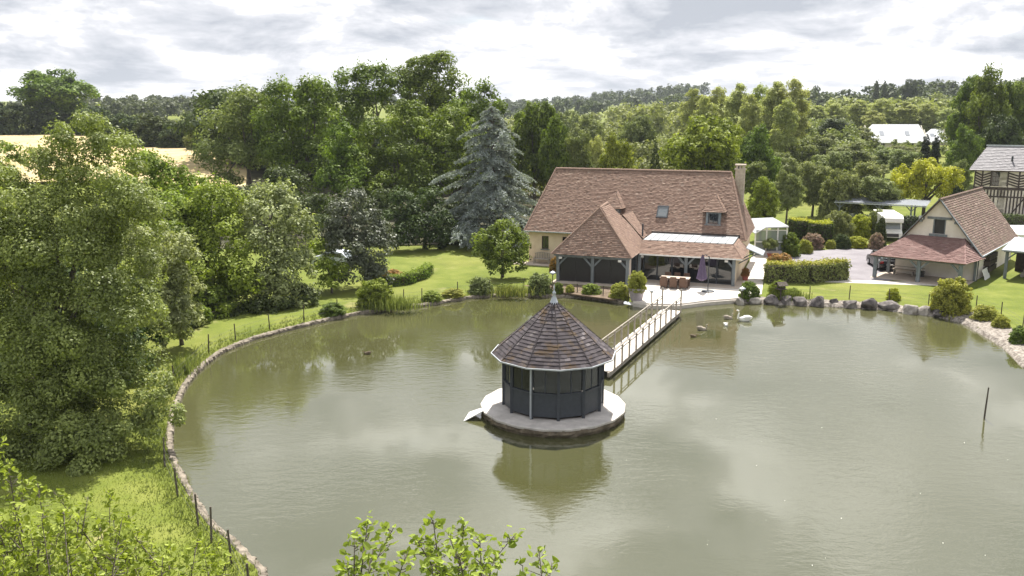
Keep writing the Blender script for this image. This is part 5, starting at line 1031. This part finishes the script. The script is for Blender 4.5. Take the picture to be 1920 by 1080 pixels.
q0, q1, q2, q3 = gp(722, 537), gp(760, 533), gp(792, 522), gp(804, 512); hedge('curved_hedge', 'low curved clipped hedge edging the flower bed on the lawn', ([q0, q1, q2, q3], .7), .75, LEAF['forest'], .12, 46, LEAF['bright'])
SH = [('round_topiary', 'large clipped blue-green ball shrub beside the drive', 'bush1', 1544, 1606, 396, 450, 'greygreen'), ('golden_shrub', 'tall golden shrub right of the clipped blue-green ball', 'bush0', 1592, 1645, 402, 447, 'gold'), ('grey_shrub', 'grey-green rounded shrub under the left end of the dark hedge', 'bush2', 1622, 1664, 394, 446, 'greygreen'), ('box_ball', 'small clipped yellow-green ball at the edge of the drive', 'bush0', 1549, 1570, 449, 467, 'yellowgreen'),
 ('low_gold_shrub', 'low golden flowering shrub at the edge of the drive', 'bush1', 1588, 1634, 443, 466, 'gold'), ('dark_shrub', 'dark low shrub between the clipped ball and the low golden shrub', 'bush2', 1566, 1600, 440, 467, 'deep'), ('pink_hydrangea', 'pinkish hydrangea under the clipped cube hedges', 'bush0', 1505, 1550, 437, 468, 'flower_pink'), ('yew_shrub', 'dark rounded shrub in front of the pool enclosure', 'bush1', 1461, 1506, 437, 482, 'forest'), ('pale_shrub', 'pale yellow-green shrub right of the dark rounded shrub', 'bush2', 1498, 1528, 450, 476, 'yellowgreen'), ('rust_shrub', 'low rusty-orange shrub at the path end of the flowering hedge', 'bush0', 1440, 1494, 474, 504, 'flower_orange'), ('speckled_shrub', 'dark speckled shrub left of the motorhome', 'bush1', 1630, 1662, 437, 468, 'flower_pink'),
 ('tall_shrub', 'narrow dark shrub beside the front of the motorhome', 'bush2', 1640, 1664, 408, 462, 'deep'),
 ('lawn_shrub', 'big rounded shrub with yellowish tips in front of the barn', 'bush0', 1752, 1834, 520, 588, 'yellowgreen'), ('yellow_rose', 'small yellow flowering bush by the fence before the barn', 'bush2', 1664, 1692, 540, 564, 'gold'), ('feathery_shrub', 'feathery green shrub at the right end of the terrace', 'bush1', 1384, 1428, 528, 561, 'forest'), ('bright_shrub', 'bright green shrub above the third boulder, beside the bird table', 'bush2', 1440, 1482, 526, 560, 'bright'), ('grass_clump', 'loose grassy clump above the fourth boulder', 'bush0', 1470, 1508, 540, 560, 'bright'),
 ('bank_juniper', 'spreading green juniper at the top of the gravel bank', 'bush1', 1826, 1880, 572, 602, 'yellowgreen'), ('bank_juniper', 'small green juniper midway along the gravel bank', 'bush2', 1864, 1900, 592, 616, 'yellowgreen'), ('bank_juniper', 'green juniper at the right edge of the photo above the gravel', 'bush0', 1898, 1950, 612, 645, 'forest'),
 ('porch_shrub', 'rounded olive shrub at the left porch corner by the water', 'bush0', 991, 1046, 512, 556, 'greygreen'), ('orange_azalea', 'orange-red flowering bush against the left porch post', 'bush2', 1028, 1050, 483, 511, 'flower_orange'), ('small_shrub', 'small pale shrub in the bed right of the olive shrub', 'bush1', 1062, 1084, 534, 556, 'yellowgreen'), ('mound_shrub', 'flat green mound shrub in the middle of the porch bed', 'bush2', 1088, 1132, 532, 553, 'bright'), ('yellow_shrub', 'yellow-green shrub in the bed beside the large pot', 'bush0', 1140, 1186, 530, 562, 'yellowgreen'), ('green_shrub', 'low green shrub behind the garden lamp in the bed', 'bush1', 1040, 1064, 530, 556, 'forest'),
 ('bank_bush', 'large light green bush on the left bank by the water', 'bush0', 676, 756, 523, 581, 'bright'), ('bank_reeds', 'dark green tuft left of the light bush on the bank', 'bush1', 608, 664, 568, 594, 'forest'), ('bank_bush', 'leafy bush on the bank below the small lawn tree', 'bush2', 884, 938, 520, 556, 'greygreen'), ('bank_bush', 'low weedy bush on the bank left of the olive shrub', 'bush0', 934, 974, 532, 554, 'bright'), ('bank_bush', 'small weeds on the bank in the middle of the lawn edge', 'bush1', 836, 884, 541, 562, 'yellowgreen'), ('bank_bush', 'sparse weeds along the edge between fence posts on the lawn side', 'bush2', 796, 840, 547, 568, 'bright'), ('bed_flowers', 'orange and green flowers inside the curved hedge', 'bush1', 706, 762, 506, 532, 'flower_orange'), ('bed_flowers', 'pale flowering plants left of the curved hedge', 'bush2', 676, 724, 512, 540, 'yellowgreen')]
for nm, lab, key, x0, x1, yt, yb, lf in SH: shrub_px(nm, lab, key, x0, x1, yt, yb, LEAF[lf])
def blades(name, label, px, n, hgt, spread, seed, leafm=None, kind=None):
    rng = np.random.default_rng(seed); b = ground(*px); c = np.stack([rng.normal(0, spread[0], n), rng.normal(0, spread[1], n), np.zeros(n)], 1); h_ = hgt * rng.uniform(.5, 1.1, n); lean = rng.normal(0, .16, (n, 2)) * h_[:, None]; a = rng.uniform(0, 6.28, n); wd = .022
    tx = np.stack([np.cos(a), np.sin(a), np.zeros(n)], 1) * wd; mid = c + np.column_stack([lean * .35, h_ * .55]); tip = c + np.column_stack([lean, h_]); V = np.stack([c - tx, c + tx, mid + tx * .8, mid - tx * .8], 1); V2 = np.stack([mid - tx * .8, mid + tx * .8, tip + tx * .1, tip - tx * .1], 1)
    o = link(name, quads_mesh(name, np.concatenate([V, V2]), rng.uniform(0, 1, 2 * n)), None, leafm or LEAF['reed']); o.location = (b.x, b.y, b.z - .1); return tag(o, label, 'reeds', kind='stuff')
blades('reed_clump', 'tall green reeds by the fence on the left bank', (343, 695), 300, .9, (.28, .9), 51)
blades('reed_clump', 'grassy reeds right of the light bush on the left bank', (745, 577), 500, 1.0, (.9, .4), 52); blades('reed_clump', 'clump of reeds before the lawn tree on the far bank', (958, 552), 380, .9, (.8, .3), 53); blades('reed_clump', 'thin reeds among the boulders by the bird table', (1488, 560), 260, .8, (.6, .25), 54)
# shore weeds and lawn tufts: uncountable
def tufts():
    rng = np.random.default_rng(61); V = []; T = []
    i0 = edge_index(1378, 566); pts = []
    for i in range(NT):
        a = TH[i]; p = ring_pt(i, 0, 0)
        if p[1] > 66.5 or p[1] < 16: continue
        if i in range(iG - 6, iT0 + 2): continue
        for _ in range(16):
            f = rng.uniform(); o = abs(rng.normal(.45, .5)) + .22; q0, q1 = ring_pt(i, o, 0), ring_pt(i + 1, o, 0); x, y = q0[0] * (1 - f) + q1[0] * f, q0[1] * (1 - f) + q1[1] * f; pts.append((x, y, WZ + .2 + (terrain(x, y) - WZ - .2) * sst(.2, 2.2, o)))
    P_ = np.repeat(np.array(pts), 5, 0); n = len(P_); P_ = P_ + np.column_stack([rng.normal(0, .07, (n, 2)), np.full(n, -.02)]); h_ = rng.uniform(.05, .2, n); a = rng.uniform(0, 6.28, n); tx = np.stack([np.cos(a), np.sin(a), np.zeros(n)], 1) * .018; tip = P_ + np.column_stack([rng.normal(0, .3, (n, 2)) * h_[:, None], h_])
    o = link('shore_grass', quads_mesh('shore_grass', np.stack([P_ - tx, P_ + tx, tip + tx * .2, tip - tx * .2], 1), rng.uniform(0, 1, n)), None, LEAF['reed']); tag(o, 'rough grass and weeds along the pond edge', 'grass', kind='stuff')
tufts()
def lawn_blades():
    rng = np.random.default_rng(62); n = 26000; y = rng.uniform(20, 46, n); u = rng.uniform(0, 1, n) ** 1.4; a = np.arctan2(y - PC.y, -14 - PC.x) % (2 * math.pi); pts = []
    ang = rng.uniform(math.pi * .88, math.pi * 1.33, n); r = np.interp(ang, TH, RE) + .5 + rng.uniform(0, 1, n) * 6.5; x, y = PC.x + np.cos(ang) * r, PC.y + np.sin(ang) * r; o = r - np.interp(ang, TH, RE); t = np.clip((o - .2) / 2, 0, 1); z = WZ + .2 + (GZ - WZ - .2) * t * t * (3 - 2 * t)
    P_ = np.column_stack([x, y, z - .01]); h_ = rng.uniform(.03, .07, n); b = rng.uniform(0, 6.28, n); tx = np.stack([np.cos(b), np.sin(b), np.zeros(n)], 1) * .016; tip = P_ + np.column_stack([rng.normal(0, .5, (n, 2)) * h_[:, None], h_])
    o = link('lawn_grass', quads_mesh('lawn_grass', np.stack([P_ - tx, P_ + tx, tip + tx * .2, tip - tx * .2], 1), rng.uniform(0, 1, n)), None, LEAF['reed']); tag(o, 'short grass blades on the near left bank', 'grass', kind='stuff')
lawn_blades()
# ------------------------------------------------------------------ far woods (masses)
def far_wood(name, label, regions, leafm, seed, leaf=1.5, per=130):
    rng = np.random.default_rng(seed); L = []
    for (x0, x1, D0, D1, n, h0, h1) in regions:
        for _ in range(n):
            D = rng.uniform(D0, D1); x = (rng.uniform(x0, x1) - 960) / FPX * (D * .98 + 3); h_ = rng.uniform(h0, h1); z = terrain(x, D)
            for q in range(4): L.append((x + rng.normal(0, h_ * .2), D + rng.normal(0, h_ * .2), z + h_ * (.35 + .16 * q), h_ * .34 * (1.1 - .12 * q)))
    V, T = lobe_leaves(rng, L, leaf, .75, .9, .5); o = link(name, quads_mesh(name, V, T), None, leafm); return tag(o, label, 'wood', kind='stuff')
far_wood('far_wood', 'dark wooded hill on the left skyline beyond the wheat field', [(120, 460, 400, 640, 130, 5, 9), (-250, 160, 380, 560, 60, 5, 8)], LEAF['far'], 71, 1.9)
far_wood('far_wood', 'dark wooded ridge on the central skyline', [(880, 1320, 900, 1150, 70, 12, 18), (400, 900, 700, 1000, 30, 10, 15), (900, 1300, 560, 680, 26, 9, 14)], LEAF['far'], 72, 2.6)
far_wood('far_wood', 'valley trees below the central skyline', [(930, 1300, 260, 420, 60, 7, 12)], LEAF['far_light'], 73, 1.3)
far_wood('far_wood', 'dark wood along the right skyline', [(1480, 2150, 400, 540, 100, 6, 12)], LEAF['far'], 74, 1.7)
far_wood('far_wood', 'lighter hillside wood below the right skyline', [(1490, 2000, 255, 380, 80, 8, 12)], LEAF['far_light'], 75, 1.2)
far_wood('far_wood', 'leafy valley thicket right behind the house roof', [(935, 1300, 118, 240, 64, 5, 8.5)], LEAF['forest2'], 78, .62)
far_wood('far_wood', 'thicket behind the wood on the left', [(420, 930, 135, 190, 70, 8, 12)], LEAF['deep'], 76, .9)
far_wood('hillside_scrub', 'scrub on the slope behind the orchard', [(1420, 1600, 160, 245, 34, 4, 7), (1790, 1900, 160, 240, 16, 4, 7), (1600, 1790, 150, 205, 40, 1.6, 2.8)], LEAF['greygreen'], 77, .6)
# ------------------------------------------------------------------ nearest branches below the camera
def near_tree(name, label, base, tops, leafm, seed, leaf, per, lo):
    """a tree top seen from above: upright leafy shoots ending at tops [(x, y, depth)]"""
    rng = np.random.default_rng(seed); base = Vector(base); o = empty(name, base, 0, label, 'tree'); br = MB(); Cs = []; Ns = []; tb = []
    heads = [at(x, y, D=D) - base for x, y, D in tops]; top = Vector(np.mean([tuple(h) for h in heads], axis=0)); f = Vector((top.x * .6, top.y * .6, top.z - lo - 1.2)); br.tube([(0, 0, -.2), tuple(f * .5), tuple(f)], [.2, .15, .1], 8)
    for h_ in heads:
        st = h_ - Vector((rng.normal(0, .16), rng.normal(0, .16), lo * rng.uniform(.8, 1.15))); br.tube([f, f.lerp(st, .6) + Vector((0, 0, -.1)), st, h_], [.026, .016, .008, .003], 5)
        n = per; s = rng.uniform(0, 1, n) ** .8; q = np.array(st)[None] * (1 - s[:, None]) + np.array(h_)[None] * s[:, None]; a = rng.uniform(0, 6.28, n); rad = leaf * (.55 + .9 * (1 - s)) * rng.uniform(.6, 2.4, n); off = np.stack([np.cos(a) * rad, np.sin(a) * rad, rng.uniform(.0, .9, n) * leaf], 1); Cs.append(q + off); Ns.append(unit(off * np.array([-1, -1, 0]) * 4 + rng.normal(size=(n, 3)) * .45 + np.array([0, 0, .55]))); tb.append(.25 + .5 * s)
        for k in range(0, n, 3): br.tube([q[k], q[k] + off[k]], [.004, .002], 3, False)
    c = np.concatenate(Cs); nr = np.concatenate(Ns); n = len(c); t = unit(np.cross(nr, rng.normal(size=(n, 3)))); b = np.cross(nr, t); sz = (leaf * rng.uniform(.6, 1.3, n))[:, None]; wdt = rng.uniform(.26, .36, n)[:, None]; up = nr * sz * rng.uniform(.05, .16, n)[:, None]; curl = -nr * sz * rng.uniform(-.05, .2, n)[:, None]
    A, T_ = c - t * sz * .5, c + t * sz * .5 + curl; m1, m2 = c - t * sz * .2, c + t * sz * .22 + curl * .4
    V = np.concatenate([np.stack([A, m1 + b * sz * wdt * .85 + up, m2 + b * sz * wdt + up, T_], 1), np.stack([A, T_, m2 - b * sz * wdt + up, m1 - b * sz * wdt * .85 + up], 1)]); tt = np.concatenate(tb) + rng.uniform(-.3, .3, n)
    link('crown', quads_mesh('crown', V, np.concatenate([tt, tt])), o, leafm); br.build('trunk', BARK, o, smooth=True)
rg = random.Random(9)
tops = [(690, 975, 5.6), (735, 995, 5.4), (665, 1000, 5.7), (812, 975, 5.5), (870, 985, 5.5), (780, 1010, 5.3), (840, 1000, 5.2), (900, 1015, 5.4), (968, 1000, 5.5), (1010, 1030, 5.5), (930, 1040, 5.2), (1035, 1055, 5.6), (700, 1030, 5.0), (760, 1045, 5.0), (860, 1040, 5.0), (980, 1060, 5.1), (810, 1060, 4.8), (650, 1060, 5.4), (910, 1075, 4.8), (730, 1080, 4.8)]
near_tree('alder_tree', 'sunlit treetop shoots at the bottom centre of the photo', (-.5, 6.0, GZ), tops, LEAF['lime'], 81, .058, 60, .6)
tops = [(8, 825, 9.5), (15, 870, 9), (70, 905, 9.2), (55, 900, 9.5), (100, 920, 9.0), (165, 930, 9.3), (205, 925, 9.5), (30, 950, 8.6), (120, 960, 8.8), (180, 970, 8.8), (240, 960, 9.2), (220, 1000, 8.4)] + [(rg.uniform(-60, 430), 0, 0) for _ in range(84)]
tops = [(x, y, D) if y else (x, max(955 + max(0, x - 180) * .28, 930) + rg.uniform(0, 150), rg.uniform(7.4, 9.0)) for x, y, D in tops]
near_tree('alder_tree', 'yellow-green treetop filling the bottom left corner', (-5.2, 8.3, GZ), tops, LEAF['lime'], 82, .066, 62, .7)

# ------------------------------------------------------------------ air
def build_haze():
    o = MB().box((-4800, -4800, -1.2), (4800, 4800, 62)).build('haze', None); m = bpy.data.materials.new('haze_air'); m.use_nodes = True; t = m.node_tree; t.nodes.clear()
    out = t.nodes.new('ShaderNodeOutputMaterial'); v = t.nodes.new('ShaderNodeVolumePrincipled'); v.inputs['Color'].default_value = (.84, .9, 1, 1); v.inputs['Density'].default_value = .00012; v.inputs['Anisotropy'].default_value = .2
    t.links.new(v.outputs[0], out.inputs['Volume']); o.data.materials.append(m); o['kind'] = 'stuff'; o['label'] = 'thin pale summer haze over the whole valley'; o['category'] = 'haze'
build_haze()
